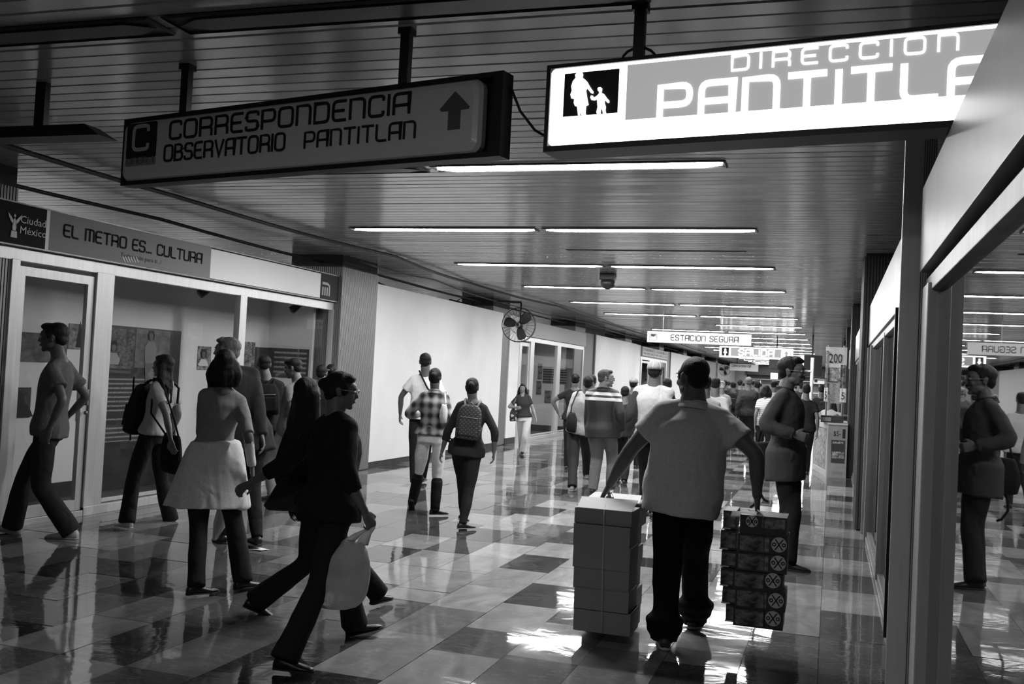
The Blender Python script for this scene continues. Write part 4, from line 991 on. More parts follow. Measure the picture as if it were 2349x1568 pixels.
def ik(a, b, l1, l2, pole):
    a, b = np.array(a, float), np.array(b, float); d = b - a; D = np.linalg.norm(d); k = 1.0
    if D > (l1 + l2) * .995: k = D / ((l1 + l2) * .995); l1 *= k; l2 *= k
    d /= D; x = (l1 * l1 - l2 * l2 + D * D) / (2 * D); h = math.sqrt(max(0, l1 * l1 - x * x))
    p = np.array(pole, float); p = p - d * (p @ d); p = unit(p)
    return a + d * x + p * h, k
def bone_rings(pts, radii, squash=1.0, ref=(0, 0, 1)):
    """rings along a smoothed polyline; radii list per point"""
    pts = [np.array(p, float) for p in pts]; P = []; R = []
    for i in range(len(pts) - 1):
        n = 5
        for k in range(n):
            t = k / n; P.append(pts[i] * (1 - t) + pts[i + 1] * t); s = t * t * (3 - 2 * t); R.append(radii[i] * (1 - s) + radii[i + 1] * s)
    P.append(pts[-1]); R.append(radii[-1])
    for _ in range(2):
        Q = [P[0]] + [(P[i - 1] + 2 * P[i] + P[i + 1]) / 4 for i in range(1, len(P) - 1)] + [P[-1]]; P = Q
    rings = []
    d0 = unit(P[1] - P[0]); up = np.array(ref, float)
    if abs(d0 @ up) > .95: up = np.array((0, 1.0, 0)) if abs(d0[1]) < .9 else np.array((1.0, 0, 0))
    for i, p in enumerate(P):
        d = unit(P[min(i + 1, len(P) - 1)] - P[max(i - 1, 0)]); u = unit(np.cross(up, d)); w = np.cross(d, u); up = w
        rings.append((p, u, w, R[i], R[i] * squash))
    return rings
def limb(mb, pts, radii, n=12, squash=1.0, cap=True):
    r = bone_rings(pts, radii, squash); mb.loft(r, n)
    if cap:
        for (c, u, w, a, b) in (r[0], r[-1]): mb.ell(c, u * a * .98, w * b * .98, np.cross(u, w) * a * .9, n, 6)
def hand(mb, wr, d, n, lat, s=1.0, curl=.5, spread=1.0, thumb=.6):
    """wr wrist point, d finger direction, n palm normal (palm side), lat direction of the thumb side"""
    d, n, lat = unit(d), unit(n), unit(lat)
    mb.loft([(wr - d * .03 * s, lat, n, .024 * s, .019 * s), (wr, lat, n, .026 * s, .018 * s), (wr + d * .03 * s, lat, n, .036 * s, .017 * s), (wr + d * .06 * s, lat, n, .041 * s, .015 * s), (wr + d * .088 * s, lat, n, .040 * s, .012 * s), (wr + d * .094 * s, lat, n, .034 * s, .008 * s)], 12)
    for i, (o, L) in enumerate(((.031, .070), (.0105, .080), (-.0105, .074), (-.031, .058))):
        p = wr + d * (.085 - abs(o) * .15) * s + lat * o * s; a = curl * .55 * (1 + .08 * i); dd = d * math.cos(0) + lat * o * 1.2 * spread; dd = unit(dd)
        r0 = .0098 * s
        for j, f in enumerate((.46, .30, .24)):
            e = unit(dd * math.cos(a) + n * math.sin(a)); q = p + e * L * f * s; mb.capsule(p, q, r0, r0 * .9, 8); p = q; r0 *= .9; a += curl * (.95 if j == 0 else .6)
    p = wr + d * .022 * s + lat * .030 * s; e = unit(d * .75 + lat * thumb + n * .25 * curl); q = p + e * .042 * s; mb.capsule(wr + d * .012 * s + lat * .012 * s, p, .015 * s, .0135 * s, 8); mb.capsule(p, q, .0135 * s, .011 * s, 8)
    e2 = unit(d * .9 + n * (.15 + .8 * curl) - lat * .15 * curl); mb.capsule(q, q + e2 * .032 * s, .011 * s, .0095 * s, 8)

def head_shells(mb, C, r, f, u, s, male):
    def E(c, rad): mb.ell(C + r * c[0] * s + f * c[1] * s + u * c[2] * s, r * rad[0] * s, f * rad[1] * s, u * rad[2] * s, 16, 10)
    E((0, -.018, .035), (.073, .093, .080)); E((0, .015, .005), (.068, .080, .085)); E((0, .025, -.035), (.056, .066, .070))
    jw = .050 if male else .044
    E((0, .030, -.070), (jw, .052, .036)); E((0, .070, -.092), (.020, .018, .017)); E((0, .052, .030), (.056, .043, .042))
    E((0, .082, .024), (.043, .012, .009)); E((0, .100, -.020), (.012, .017, .012)); E((0, .094, -.004), (.0075, .014, .024))
    for sx in (-1, 1):
        E((sx * .011, .093, -.024), (.007, .009, .007)); E((sx * .034, .066, -.022), (.022, .022, .020)); E((sx * .074, -.010, -.005), (.008, .018, .030)); E((sx * .079, -.016, .010), (.006, .015, .017)); E((sx * .048, .010, -.060), (.016, .035, .025))
    E((0, .087, -.050), (.022, .010, .0055)); E((0, .085, -.060), (.019, .010, .006))

def shoe(mb, sole, ank, f, up, s, heel=.0, w=1.0):
    """ank: ankle joint; f: toe direction; up"""
    r = np.cross(f, up); bz = -.078 * s
    prof = [(-.070, .020, .050, .030), (-.060, .030, .066, .046), (-.02, .033, .078, .06), (.03, .036, .066, .046), (.08, .042, .046, .036), (.12, .043, .036, .028), (.155, .036, .030, .022), (.180, .018, .018, .012)]
    rings = []
    for (y, hw, top, _) in prof: rings.append((ank + f * y * s + up * (bz + top * s * .5), r, up, hw * s * w, top * s * .52))
    mb.loft(rings, 14)
    so = [(ank + f * y * s * 1.03 + up * (bz + .004 * s + (.0 if y > 0 else 0)), r, up, hw * s * w * 1.07, .009 * s) for (y, hw, top, _) in prof]
    sole.loft(so, 14)
    if heel: sole.loft([(ank - f * .045 * s + up * (bz - heel), r, f, .022 * s, .022 * s), (ank - f * .045 * s + up * bz, r, f, .03 * s, .03 * s)], 10)

def person(label, Y, x=None, yaw=0, H=1.65, sex='m', girth=1.0, group=None, name='person',
           pel=None, neck=None, head=None, la=None, ra=None, lw=None, rw=None, stride=.0, swing=None,
           hyaw=0, hpitch=0, skin=.17, hair='short', hairv=.008, top=dict(), bot=dict(), shoes=.02, sole=None, lod=1,
           belly=0.0, glasses=False, sh_w=1.0, lk=None, rk=None, le=None, re_=None, lcurl=.5, rcurl=.5, ltoe=None, rtoe=None, lpitch=0, rpitch=0, moustache=False, hd=1.0, seat=False, cap=None, hipw=1.0, legr=1.0, armr=1.0, hfold=None):
    PN[0] += 1; seed = PN[0] * 17
    ya = math.radians(yaw); f0 = np.array((-math.sin(ya), math.cos(ya), 0)); r0 = np.array((math.cos(ya), math.sin(ya), 0)); Z = np.array((0, 0, 1.0)); s = H / 1.7
    if pel is None: pel = np.array((x, Y, .525 * H)) - f0 * .0
    pel = np.array(pel, float)
    if neck is None: neck = pel + Z * .305 * H + f0 * .02
    neck = np.array(neck, float)
    if not seat: pel[2] = max(pel[2], neck[2] - .315 * H)
    if head is None: head = neck + Z * .112 * H + f0 * .025
    head = np.array(head, float)
    u = unit(neck - pel); r = unit(r0 - u * (r0 @ u)); f = np.cross(u, r)
    L = np.linalg.norm(neck - pel)
    thing_ = thing(name, label, 'person', (pel[0], pel[1], 0), group)
    org = np.array((pel[0], pel[1], 0))
    # legs
    ul, ll = .245 * H, .240 * H
    hipj = {}; knee = {}; ank = {}; toe = {}
    for sd, a, k_, ty, ph in ((-1, la, lk, ltoe, 1), (1, ra, rk, rtoe, -1)):
        hj = pel - u * .03 * s + r * sd * .088 * s * hipw
        if a is None: a = np.array((pel[0], pel[1], 0)) + r0 * sd * .09 * s + f0 * ph * stride * .5 + Z * (.078 * s + (.05 if ph * stride < 0 else 0) * min(1, abs(stride) * 2))
        a = np.array(a, float); pole = f0 if k_ is None else np.array(k_, float)
        kn, _ = ik(hj, a, ul, ll, pole); hipj[sd] = hj; knee[sd] = kn; ank[sd] = a
        ty_ = ya if ty is None else math.radians(ty); toe[sd] = np.array((-math.sin(ty_), math.cos(ty_), 0))
    # arms
    ua, fa = .172 * H, .150 * H
    shj = {}; elb = {}; wri = {}
    for sd, a, e_, ph in ((-1, lw, le, -1), (1, rw, re_, 1)):
        sj = neck - u * .072 * s + r * sd * (.152 if sex == 'm' else .128) * s * sh_w * (1 + .35 * (girth - 1))
        sw_ = (stride * .45 if swing is None else swing) * ph
        if a is None: a = sj - Z * (ua + fa) * .93 + r0 * sd * (.05 + .06 * (girth - 1)) + f0 * (sw_ + .05)
        a = np.array(a, float); pole = (-f0 * 1.0 + r0 * sd * .35) if e_ is None else np.array(e_, float)
        el, _ = ik(sj, a, ua, fa, pole); shj[sd] = sj; elb[sd] = el; wri[sd] = a
    male = sex == 'm'
    if male: prof = [(-.20, .085, .075), (-.10, .150, .108), (.02, .160, .112), (.20, .150, .105), (.40, .150, .108), (.62, .160, .116), (.78, .162, .108), (.90, .118, .085), (1.0, .070, .064)]
    else: prof = [(-.20, .09, .08), (-.10, .160, .112), (.02, .163, .115), (.22, .130, .095), (.38, .122, .092), (.60, .136, .112), (.78, .136, .098), (.90, .100, .078), (1.0, .058, .056)]
    def torso(mb, infl, t0, t1, k=1.0, flare=0.0, mul=1.0):
        rings = []; ts = np.linspace(t0, t1, 16)
        for t in ts:
            w_ = np.interp(t, [p[0] for p in prof], [p[1] for p in prof]); d_ = np.interp(t, [p[0] for p in prof], [p[2] for p in prof])
            if t < prof[0][0]: w_, d_ = prof[1][1], prof[1][2]
            g = 1 + (girth - 1) * (1.0 if t < .75 else max(0, (1 - t) / .25)); bl = belly * math.exp(-((t - .25) / .28) ** 2)
            if t < -.10 and infl > 0: w_, d_ = prof[1][1], prof[1][2]
            hw = hipw if t < .15 else 1
            fl = flare * max(0, (.15 - t)) * s
            if infl > .0045: fl += (.016 + .05 * max(0, -t0 - .12)) * s * min(1, max(0, (.22 - t) * 6))
            c = pel + u * L * t + f * (bl * .5 * s + .012 * s * math.sin(t * 3))
            rings.append((c, r, f, (w_ * s * g * k * hw + infl * min(1, max(.25, (1.12 - t) * 3)) + bl * s * .35) * mul + fl, (d_ * s * g * k + infl * min(1, max(.25, (1.12 - t) * 3)) + bl * s * .55) * mul + fl))
        mb.loft(rings, 20); return rings
    hs = s * hd * (1.0 if male else .96)
    hy = ya + math.radians(hyaw); fh = np.array((-math.sin(hy), math.cos(hy), 0)); rh = np.array((math.cos(hy), math.sin(hy), 0)); hp = math.radians(hpitch)
    uh = Z * math.cos(hp) - fh * math.sin(hp); fh2 = fh * math.cos(hp) + Z * math.sin(hp)
    # ---- body: one continuous skin surface
    mb = MB(); torso(mb, -.012, -.15, 1.0, .9)
    ag = armr * (1 + (girth - 1) * .5); lg = legr * (1 + (girth - 1) * .5)
    slv = top.get('sleeve', 'short')
    limb(mb, [pel + u * L * .93, neck + (head - neck) * .25, head - uh * .05 * hs - fh * .015], [.075 * s, (.062 if male else .050) * s * (1 + .8 * (girth - 1)), .056 * s * (1 + .8 * (girth - 1))])
    for sd in (-1, 1):
        mb.capsule(neck - u * .015 * s + r * sd * .02 * s, shj[sd] + u * .004 * s, .050 * s, .046 * s * ag, 12)
        limb(mb, [shj[sd], shj[sd] * .5 + elb[sd] * .5, elb[sd], elb[sd] * .7 + wri[sd] * .3, wri[sd]], [.048 * s * ag, .043 * s * ag, .037 * s * ag, .037 * s * ag, .024 * s * min(ag, 1.25)])
        limb(mb, [hipj[sd], knee[sd], knee[sd] * .7 + ank[sd] * .3, ank[sd]], [.072 * s * lg, .048 * s, .047 * s, .034 * s])
    vox = (.011, .016, .024)[lod]
    parts = []
    c_, n_, li, ls = remesh(mb, vox, 2); parts.append((c_, li, ls))
    mb = MB(); head_shells(mb, head, rh, fh2, uh, hs, male); 
    limb(mb, [neck + (head - neck) * .1 - uh * .0, head - uh * .06 * hs - fh * .018], [(.058 if male else .048) * s * (1 + .7 * (girth - 1)), .054 * s * (1 + .7 * (girth - 1))], 14, 1.0, False)
    c_, n_, li, ls = remesh(mb, (.0048, .0075, .012)[lod], 2); parts.append((c_, li, ls))
    if hfold is None or True:
        mb = MB()
        for sd, cu in ((-1, lcurl), (1, rcurl)):
            d = unit(wri[sd] - elb[sd]); inn = unit(-r0 * sd - d * ((-r0 * sd) @ d)); lat = unit(f0 - d * (f0 @ d) - inn * (f0 @ inn)) if abs(d @ f0) < .93 else unit(Z - d * (Z @ d))
            if abs(d @ f0) >= .75: lat = unit(Z - d * (Z @ d)); inn = unit(np.cross(d, lat)); inn = inn * (-1 if inn @ r0 * sd > 0 else 1)
            hand(mb, wri[sd] + d * .0, d, inn, lat, s * (1.0 if male else .92) * (1 + .3 * (armr - 1)), cu)
        c_, n_, li, ls = remesh(mb, (.0038, .0065, .011)[lod], 1); parts.append((c_, li, ls))
    me = mesh_np('body', parts, org); me.materials.append(skin_m(skin)); link('body', me, thing_)
    # ---- face details
    if lod <= 1:
        for sx in (-1, 1):
            c0 = head + rh * sx * .030 * hs + fh2 * .083 * hs + uh * .010 * hs
            e = MB().ell(c0, rh * .0125 * hs, fh2 * .010 * hs, uh * .0075 * hs, 10, 8).build('eye', M_EYE, thing_); 
            MB().ell(c0 + fh2 * .0075 * hs, rh * .0055 * hs, fh2 * .003 * hs, uh * .0055 * hs, 8, 6).build('iris', M_IRIS, e) if lod == 0 else None
            MB().ell(c0 + uh * .019 * hs + fh2 * .006 * hs, rh * .018 * hs, fh2 * .006 * hs, uh * .0035 * hs, 8, 6).build('eyebrow', hair_m(.01), thing_)
        MB().ell(head + fh2 * .0945 * hs - uh * .055 * hs, rh * .021 * hs, fh2 * .006 * hs, uh * .0065 * hs, 10, 6).build('lips', M_LIP, thing_)
    if moustache: MB().ell(head + fh2 * .097 * hs - uh * .040 * hs, rh * .028 * hs, fh2 * .008 * hs, uh * .009 * hs, 10, 6).build('moustache', hair_m(.01), thing_)
    if glasses:
        g = MB()
        for sx in (-1, 1):
            c0 = head + rh * sx * .031 * hs + fh2 * .108 * hs + uh * .008 * hs
            g.tube([c0 + (rh * math.cos(t) * .023 + uh * math.sin(t) * .017) * hs for t in np.linspace(0, 2 * PI, 17)], .0016 * hs, 5)
            g.tube([c0 + rh * sx * .023 * hs, head + rh * sx * .073 * hs + fh2 * .085 * hs + uh * .012 * hs, head + rh * sx * .084 * hs - fh2 * .01 * hs + uh * .012 * hs], .0017 * hs, 5)
        g.tube([head + rh * sx * .009 * hs + fh2 * .112 * hs + uh * .01 * hs for sx in (-1, 1)], .0016 * hs, 5)
        g.build('glasses', M_LENS, thing_)
    # ---- hair
    mb = MB()
    def E(c, rad, nu=16): mb.ell(head + rh * c[0] * hs + fh2 * c[1] * hs + uh * c[2] * hs, rh * rad[0] * hs, fh2 * rad[1] * hs, uh * rad[2] * hs, nu, 12)
    drop = neck - head
    if hair in ('short', 'crop', 'flat', 'side'):
        k = .004 if hair == 'crop' else 0
        E((0, -.026, .046), (.080 - k, .096 - k, .080 - k)); E((0, -.058, -.005), (.068 - k, .054 - k, .058 - k))
        if hair == 'side': E((0, .035, .092), (.062, .045, .030)); E((-.02, .058, .088), (.04, .028, .022))
        if hair == 'flat': E((0, .02, .098), (.066, .062, .026)); E((0, -.04, .085), (.07, .07, .04))
        for sx in (-1, 1): E((sx * .072, .012, .018), (.008, .020, .030))
    elif hair == 'bald': E((0, -.050, .000), (.078, .066, .045))
    else:
        E((0, -.020, .044), (.081, .099, .084)); E((0, -.050, -.01), (.076, .062, .070)); E((0, .038, .088), (.060, .046, .030))
        for sx in (-1, 1): E((sx * .068, .020, .015), (.014, .032, .045))
        if hair == 'bun': E((0, -.115, .03), (.042, .038, .042))
        if hair == 'pony':
            E((0, -.105, .03), (.032, .032, .034)); q = head - fh2 * .12 * hs + uh * .02 * hs; limb(mb, [q, q - fh2 * .03 - Z * .10 * s, q + fh2 * .0 - Z * .22 * s], [.030 * s, .032 * s, .012 * s])
        if hair in ('bob', 'shoulder', 'long'):
            ln = {'bob': .135, 'shoulder': .19, 'long': .36}[hair]
            for sx in (-1, -.5, 0, .5, 1):
                a0 = head + rh * sx * .062 * hs - fh2 * (.055 * hs * (1 - abs(sx) * .75)) + uh * .01 * hs
                a1 = a0 - Z * ln * .55 * s + rh * sx * .028 * s - fh * .012 * s; a2 = a0 - Z * ln * s + rh * sx * (.022 if hair == 'bob' else .03) * s - fh * (.0 if hair == 'bob' else .035) * s
                limb(mb, [a0, a1, a2], [.046 * s, .047 * s, (.040 if hair == 'bob' else .024) * s], 10)
    if cap is None or hair != 'none':
        c_, n_, li, ls = remesh(mb, (.0055, .009, .014)[lod], 2)
        c_ = c_ + n_ * (folds(c_, seed + 3, .0035 if hair != 'crop' else .001, 90, (1, 1, .3)))[:, None]
        me = mesh_np('hair', [(c_, li, ls)], org); me.materials.append(hair_m(hairv)); link('hair', me, thing_)
    if cap is not None:
        mb = MB()
        rings = [(head + uh * z_ * hs - fh2 * .018 * hs, rh, fh2, a_ * hs, b_ * hs) for z_, a_, b_ in ((.030, .087, .106), (.06, .086, .105), (.09, .078, .096), (.115, .058, .072), (.130, .030, .038), (.134, .008, .01))]
        mb.loft(rings, 20); cp = mb.build('cap', cloth(cap), thing_)
        bs = cap_dir = 1
        MB().loft([(head + uh * .034 * hs + fh2 * y_ * hs, rh, uh, w_ * hs, .004 * hs) for y_, w_ in ((.07, .07), (.11, .068), (.145, .05), (.165, .02))], 12).build('brim', cloth(cap), cp)
        if lod < 2:
            for k in range(3):
                t0 = PI * k / 3 + PI / 2; pts = [head + uh * z_ * hs - fh2 * .018 * hs + (rh * math.cos(t0) * a_ + fh2 * math.sin(t0) * b_) * hs for z_, a_, b_ in ((.03, .0885, .1075), (.06, .0875, .1065), (.09, .079, .097), (.115, .059, .073), (.130, .031, .039), (.135, .004, .004))]
                pts += [head + uh * z_ * hs - fh2 * .018 * hs - (rh * math.cos(t0) * a_ + fh2 * math.sin(t0) * b_) * hs for z_, a_, b_ in ((.130, .031, .039), (.115, .059, .073), (.09, .079, .097), (.06, .0875, .1065), (.03, .0885, .1075))]
                MB().tube(pts, .0035 * hs, 5).build('seam_piping', cloth(.6), cp)
    vc = (.011, .017, .026)[lod]; fa_ = top.get('fold', .009)
    def garment(name_, mb, m, voxel=vc, famp=.006, sm=2, freq=16, st=(1, 1, .5)):
        c_, n_, li, ls = remesh(mb, voxel, sm); c_ = c_ + n_ * folds(c_ - org, seed, famp, freq, st)[:, None]
        me = mesh_np(name_, [(c_, li, ls)], org); me.materials.append(m); return link(name_, me, thing_)
    # ---- trousers or skirt
    kb = bot.get('kind', 'pants'); ml = bot.get('loose', .014); fl = bot.get('flare', 0); bm_ = bot.get('m') or cloth(bot.get('v', .02))
    mb = MB(); torso(mb, .004, -.16, .04, .97)
    for sd in (-1, 1):
        kn, an, hj = knee[sd], ank[sd], hipj[sd]
        cut = bot.get('cut', 1.0); e = kn * (1 - cut) + (an - Z * .035 * s * 0) * cut
        shin = unit(an - kn)
        if cut >= 1: e = an + shin * bot.get('drop', .03) * s
        limb(mb, [hj + u * .02, hj * .5 + kn * .5, kn, kn * .5 + e * .5, e], [.080 * s * lg + ml * .4, .074 * s * lg + ml * .7, (.053 * s * lg + ml), (.047 * s + ml * .9 + fl * .4), (.036 * s + ml + fl)], 14, 1.0, False)
        if bot.get('bunch'):
            for k, (tt, rr) in enumerate(((.80, 1.25), (.93, 1.15))): c0 = kn * (1 - tt) + an * tt; mb.ell(c0 - f0 * .012, r0 * (.05 * s + ml + fl) * rr, f0 * (.05 * s + ml + fl) * rr, Z * .05, 12, 8)
    garment('trousers', mb, bm_, vc, .010, 2, 13, (1, 1, .8))
    if bot.get('skirt') is not None:
        sk = bot['skirt']; w0 = sk['top']; mb = MB(); rings = []
        for t in np.linspace(0, 1, 9):
            c = pel + u * L * .22 * (1 - t) + (np.array(sk['end']) - pel) * t * 1.0
            c = (pel + u * L * .24) * (1 - t) + np.array(sk['end'], float) * t
            rr = sk['top'] + (sk['hem'] - sk['top']) * (t ** .8); rings.append((c, r0, f0, rr, rr * .78))
        mb.loft(rings, 24); o = garment('skirt', mb, cloth(sk['v']), vc, .016, 1, 20, (1, 1, .08))
    # ---- top garments
    def make_top(spec, nm):
        infl = spec.get('loose', .016); hem = spec.get('hem', -.14); m = spec.get('m') or cloth(spec.get('v', .2)); sl = spec.get('sleeve', 'short'); sr = spec.get('sr', 1.0)
        mb = MB(); torso(mb, infl, hem, .975 if not spec.get('low') else .9, 1.0, spec.get('flare', .0))
        if not spec.get('low'): limb(mb, [pel + u * L * .9, pel + u * L * 1.0 + f * .0], [.085 * s, (.064 if male else .056) * s * (1 + .4 * (girth - 1)) + infl * .3], 14, 1, False)
        fr_ = {'none': 0, 'short': .62, 'elbow': 1.0, '34': 1.5, 'long': 1.98}[sl]
        for sd in (-1, 1):
            mb.capsule(neck - u * .022 * s + r * sd * .022 * s, shj[sd] + u * .002 * s, .052 * s + infl * .35, .050 * s * ag + infl * .55, 14); mb.capsule(pel + u * L * .72 + r * sd * .08 * s, shj[sd] - u * .01 * s, .075 * s + infl * .5, .050 * s * ag + infl * .5, 14)
            if fr_ > 0:
                S_, E_, W_ = shj[sd], elb[sd], wri[sd]
                if fr_ <= 1: pts = [S_, S_ * (1 - fr_ * .5) + E_ * fr_ * .5, S_ * (1 - fr_) + E_ * fr_]; rad = [.048 * s * ag + infl * .55, .048 * s * ag + infl * .75, (.045 * s * ag + infl * .9) * sr]
                else: g_ = fr_ - 1; pts = [S_, S_ * .5 + E_ * .5, E_, E_ * (1 - g_) + W_ * g_]; rad = [.048 * s * ag + infl * .55, .047 * s * ag + infl * .7, .042 * s * ag + infl * .9, (.034 * s + infl * .8) * sr]
                limb(mb, pts, rad, 14, 1.0, fr_ > 1 and False or False)
        o = garment(nm, mb, m, vc, spec.get('fold', .009), spec.get('smooth', 2), spec.get('ffreq', 15), spec.get('fst', (1, 1, .6)))
        if spec.get('collar'):
            c0 = pel + u * L * .985; rr = (.070 if male else .06) * s * (1 + .4 * (girth - 1))
            cb_ = MB(); V_ = []; F_ = []; n = 20
            for (dz, ra) in ((-.012, rr + .016), (.030, rr + .004), (.034, rr - .002), (-.005, rr + .028), (-.018, rr + .03)):
                for k in range(n): t = 2 * PI * k / n; V_.append(c0 + r * math.cos(t) * ra + f * math.sin(t) * ra * .92 + u * (dz - .012 * math.sin(t)) * s)
            for i in range(4):
                for k in range(n): F_.append((i * n + k, i * n + (k + 1) % n, (i + 1) * n + (k + 1) % n, (i + 1) * n + k))
            q = MB().add(V_, F_); q.sm = True; q.build('collar', spec.get('cm') or m, o)
        return o
    if top.get('under'): make_top(top['under'], 'undershirt')
    tobj = make_top(top, top.get('name', 'shirt'))
    # ---- shoes
    for sd, pt in ((-1, lpitch), (1, rpitch)):
        a = math.radians(pt); fd = toe[sd]; ff = fd * math.cos(a) + Z * math.sin(a); uu = Z * math.cos(a) - fd * math.sin(a)
        sm_, so_ = MB(), MB(); shoe(sm_, so_, ank[sd], ff, uu, s * (1.0 if male else .92), top.get('heel', 0))
        o = sm_.build('shoe', mat('leather_%d' % int(shoes * 1000), shoes, .35), thing_); so_.build('sole', mat('sole_%d' % int((sole if sole is not None else shoes) * 1000), sole if sole is not None else shoes, .6), o)
    J = dict(o=thing_, pel=pel, neck=neck, head=head, r=r, f=f, u=u, r0=r0, f0=f0, sh=shj, el=elb, wr=wri, kn=knee, an=ank, L=L, s=s, hr=rh, hf=fh2, hu=uh, hs=hs, top=tobj, org=org)
    return J

def backpack(J, label, v=.03, w=.15, h=.40, d=.09, m=None, off=.0, t0=.30, strapv=None, group=None, back=1, pocket=True):
    r, f, u = J['r'], J['f'], J['u']; s = J['s']; c = J['pel'] + u * J['L'] * (t0 + .28) - f * back * (.155 * s + d * .5 + off)
    t = thing('backpack', label, 'bag', (c[0], c[1], c[2] - h / 2), group); m = m or cloth(v)
    mb = MB(); rings = []
    for z_, kw, kd in ((-.5, .80, .75), (-.46, .96, .95), (-.2, 1.0, 1.0), (.1, .98, .95), (.35, .86, .80), (.46, .66, .6), (.5, .45, .4)): rings.append((c + u * z_ * h, r, f, w * kw, d * kd))
    V_ = []; F_ = []; n = 20
    for (cc, ru, fu, a, b) in rings:
        for k in range(n):
            th = 2 * PI * k / n; ct, st = math.cos(th), math.sin(th); V_.append(cc + ru * a * math.copysign(abs(ct) ** .5, ct) + fu * b * math.copysign(abs(st) ** .6, st))
    for i in range(len(rings) - 1):
        for k in range(n): F_.append((i * n + k, i * n + (k + 1) % n, (i + 1) * n + (k + 1) % n, (i + 1) * n + k))
    F_.append(tuple(range(n - 1, -1, -1))); F_.append(tuple((len(rings) - 1) * n + k for k in range(n)))
    mb.add(V_, F_); mb.sm = True; mb.build('bag_body', m, t)
    if pocket:
        p = MB(); p.obox(c - f * back * d * .98 - u * h * .16, r * w * .72, u * h * .22, f * .018); p.build('pocket', m, t, .012)
        MB().tube([c - f * back * d * 1.0 + u * h * .14 + r * x_ * w * .7 + u * (-.03 * abs(x_) * 0) for x_ in (-1, -.5, 0, .5, 1)], .004, 5).build('zip', mat('zip_grey', .3, .4), t)
    sv = cloth(v if strapv is None else strapv)
    for sd in (-1, 1):
        S_ = J['sh'][sd]; top_ = J['neck'] - u * .035 * s + r * sd * .085 * s
        if back < 0: MB().tube([c + u * h * .44 + r * sd * w * .5, top_ + f * .10 + u * .01, top_ + u * .046, top_ - f * .10 - u * .02, top_ - f * .12 - u * .16], .011, 6).build('strap', sv, t); continue
        MB().tube([c + u * h * .42 + r * sd * w * .45, top_ - f * back * .07 + u * .035, top_ + u * .048 + f * back * .0, top_ + f * back * .10 + r * sd * .01 - u * .03, J['pel'] + u * J['L'] * .55 + r * sd * .14 * s + f * back * .13, c - u * h * .25 + r * sd * w * .9 + f * back * d * .7], .012, 6).build('strap', sv, t)
    MB().tube([c + u * h * .5 + r * .03, c + u * h * .57, c + u * h * .5 - r * .03], .007, 6).build('carry_loop', sv, t)
    return t
def shoulder_bag(J, side, label, v, size=(.15, .11, .06), drop=.0, fwd=0.0, cross=False, m=None, bagpos=None, out=.10):
    r, f, u = J['r'], J['f'], J['u']; s = J['s']
    c = J['pel'] + u * J['L'] * (.18 + drop) + r * side * (.165 * s + out) + f * fwd if bagpos is None else np.array(bagpos, float)
    t = thing('shoulder_bag', label, 'bag', (c[0], c[1], c[2] - size[1])); m = m or cloth(v)
    ax, ay, az = f * size[0], np.array((0, 0, size[1])), r * size[2]; mb = MB(); V_ = []; F_ = []; n = 18
    for z_, k in ((-1, .7), (-.9, .95), (-.3, 1.08), (.4, .98), (.85, .86), (1, .78)):
        for j in range(n):
            th = 2 * PI * j / n; ct, st = math.cos(th), math.sin(th); V_.append(c + ay * z_ + ax * k * math.copysign(abs(ct) ** .6, ct) + az * k * math.copysign(abs(st) ** .7, st) * (1.1 - .35 * (z_ > .5)))
    for i in range(5):
        for k in range(n): F_.append((i * n + k, i * n + (k + 1) % n, (i + 1) * n + (k + 1) % n, (i + 1) * n + k))
    F_.append(tuple(range(n - 1, -1, -1))); F_.append(tuple(5 * n + k for k in range(n)))
    mb.add(V_, F_); mb.sm = True; mb.build('bag_body', m, t)
    sh = J['neck'] - u * .04 * s + r * (-side if cross else side) * (.09 if cross else .13) * s + u * .055 * s
    for sg_ in (-1, 1):
        MB().tube([c + ay * .9 + ax * .7 * sg_, c * .5 + sh * .5 + f * sg_ * .135 * s + r * side * (.0 if cross else .03), sh + f * sg_ * .04, sh + u * .004], .009, 6).build('strap', m, t)
    return t
def bone_len_check(*a): pass

# ---- 1 the man with the boxes
Yb = 6.0
J = person('heavy-set man in a pale polo shirt and baggy black trousers carrying the tied boxes', Yb, yaw=4, H=1.68, girth=1.32, belly=.03, sh_w=1.04,
    pel=A(1563, 1205, Yb), neck=A(1592, 928, Yb + .0), head=A(1588, 868, Yb - .01) , hyaw=38, hpitch=-2, hd=1.10,
    la=G(1525, 1452, .085), ra=A(1592, 1410, 6.45), rpitch=-6, ltoe=12, rtoe=-6, lpitch=0,
    lw=A(1398, 1112, Yb - .02), rw=A(1737, 1140, Yb - .02), le=(-1, -.5, 0), re_=(1, -.5, -.1), lcurl=1.25, rcurl=1.25, armr=1.12,
    skin=.11, hair='crop', hairv=.006, top=dict(v=.52, sleeve='short', loose=.028, hem=-.24, collar=True, sr=1.08, fold=.012, ffreq=12, fst=(1, 1, 1.5)), bot=dict(v=.006, loose=.028, flare=.022, bunch=True, drop=.045), shoes=.05, sole=.5, hipw=.95, legr=1.0)
JB = J
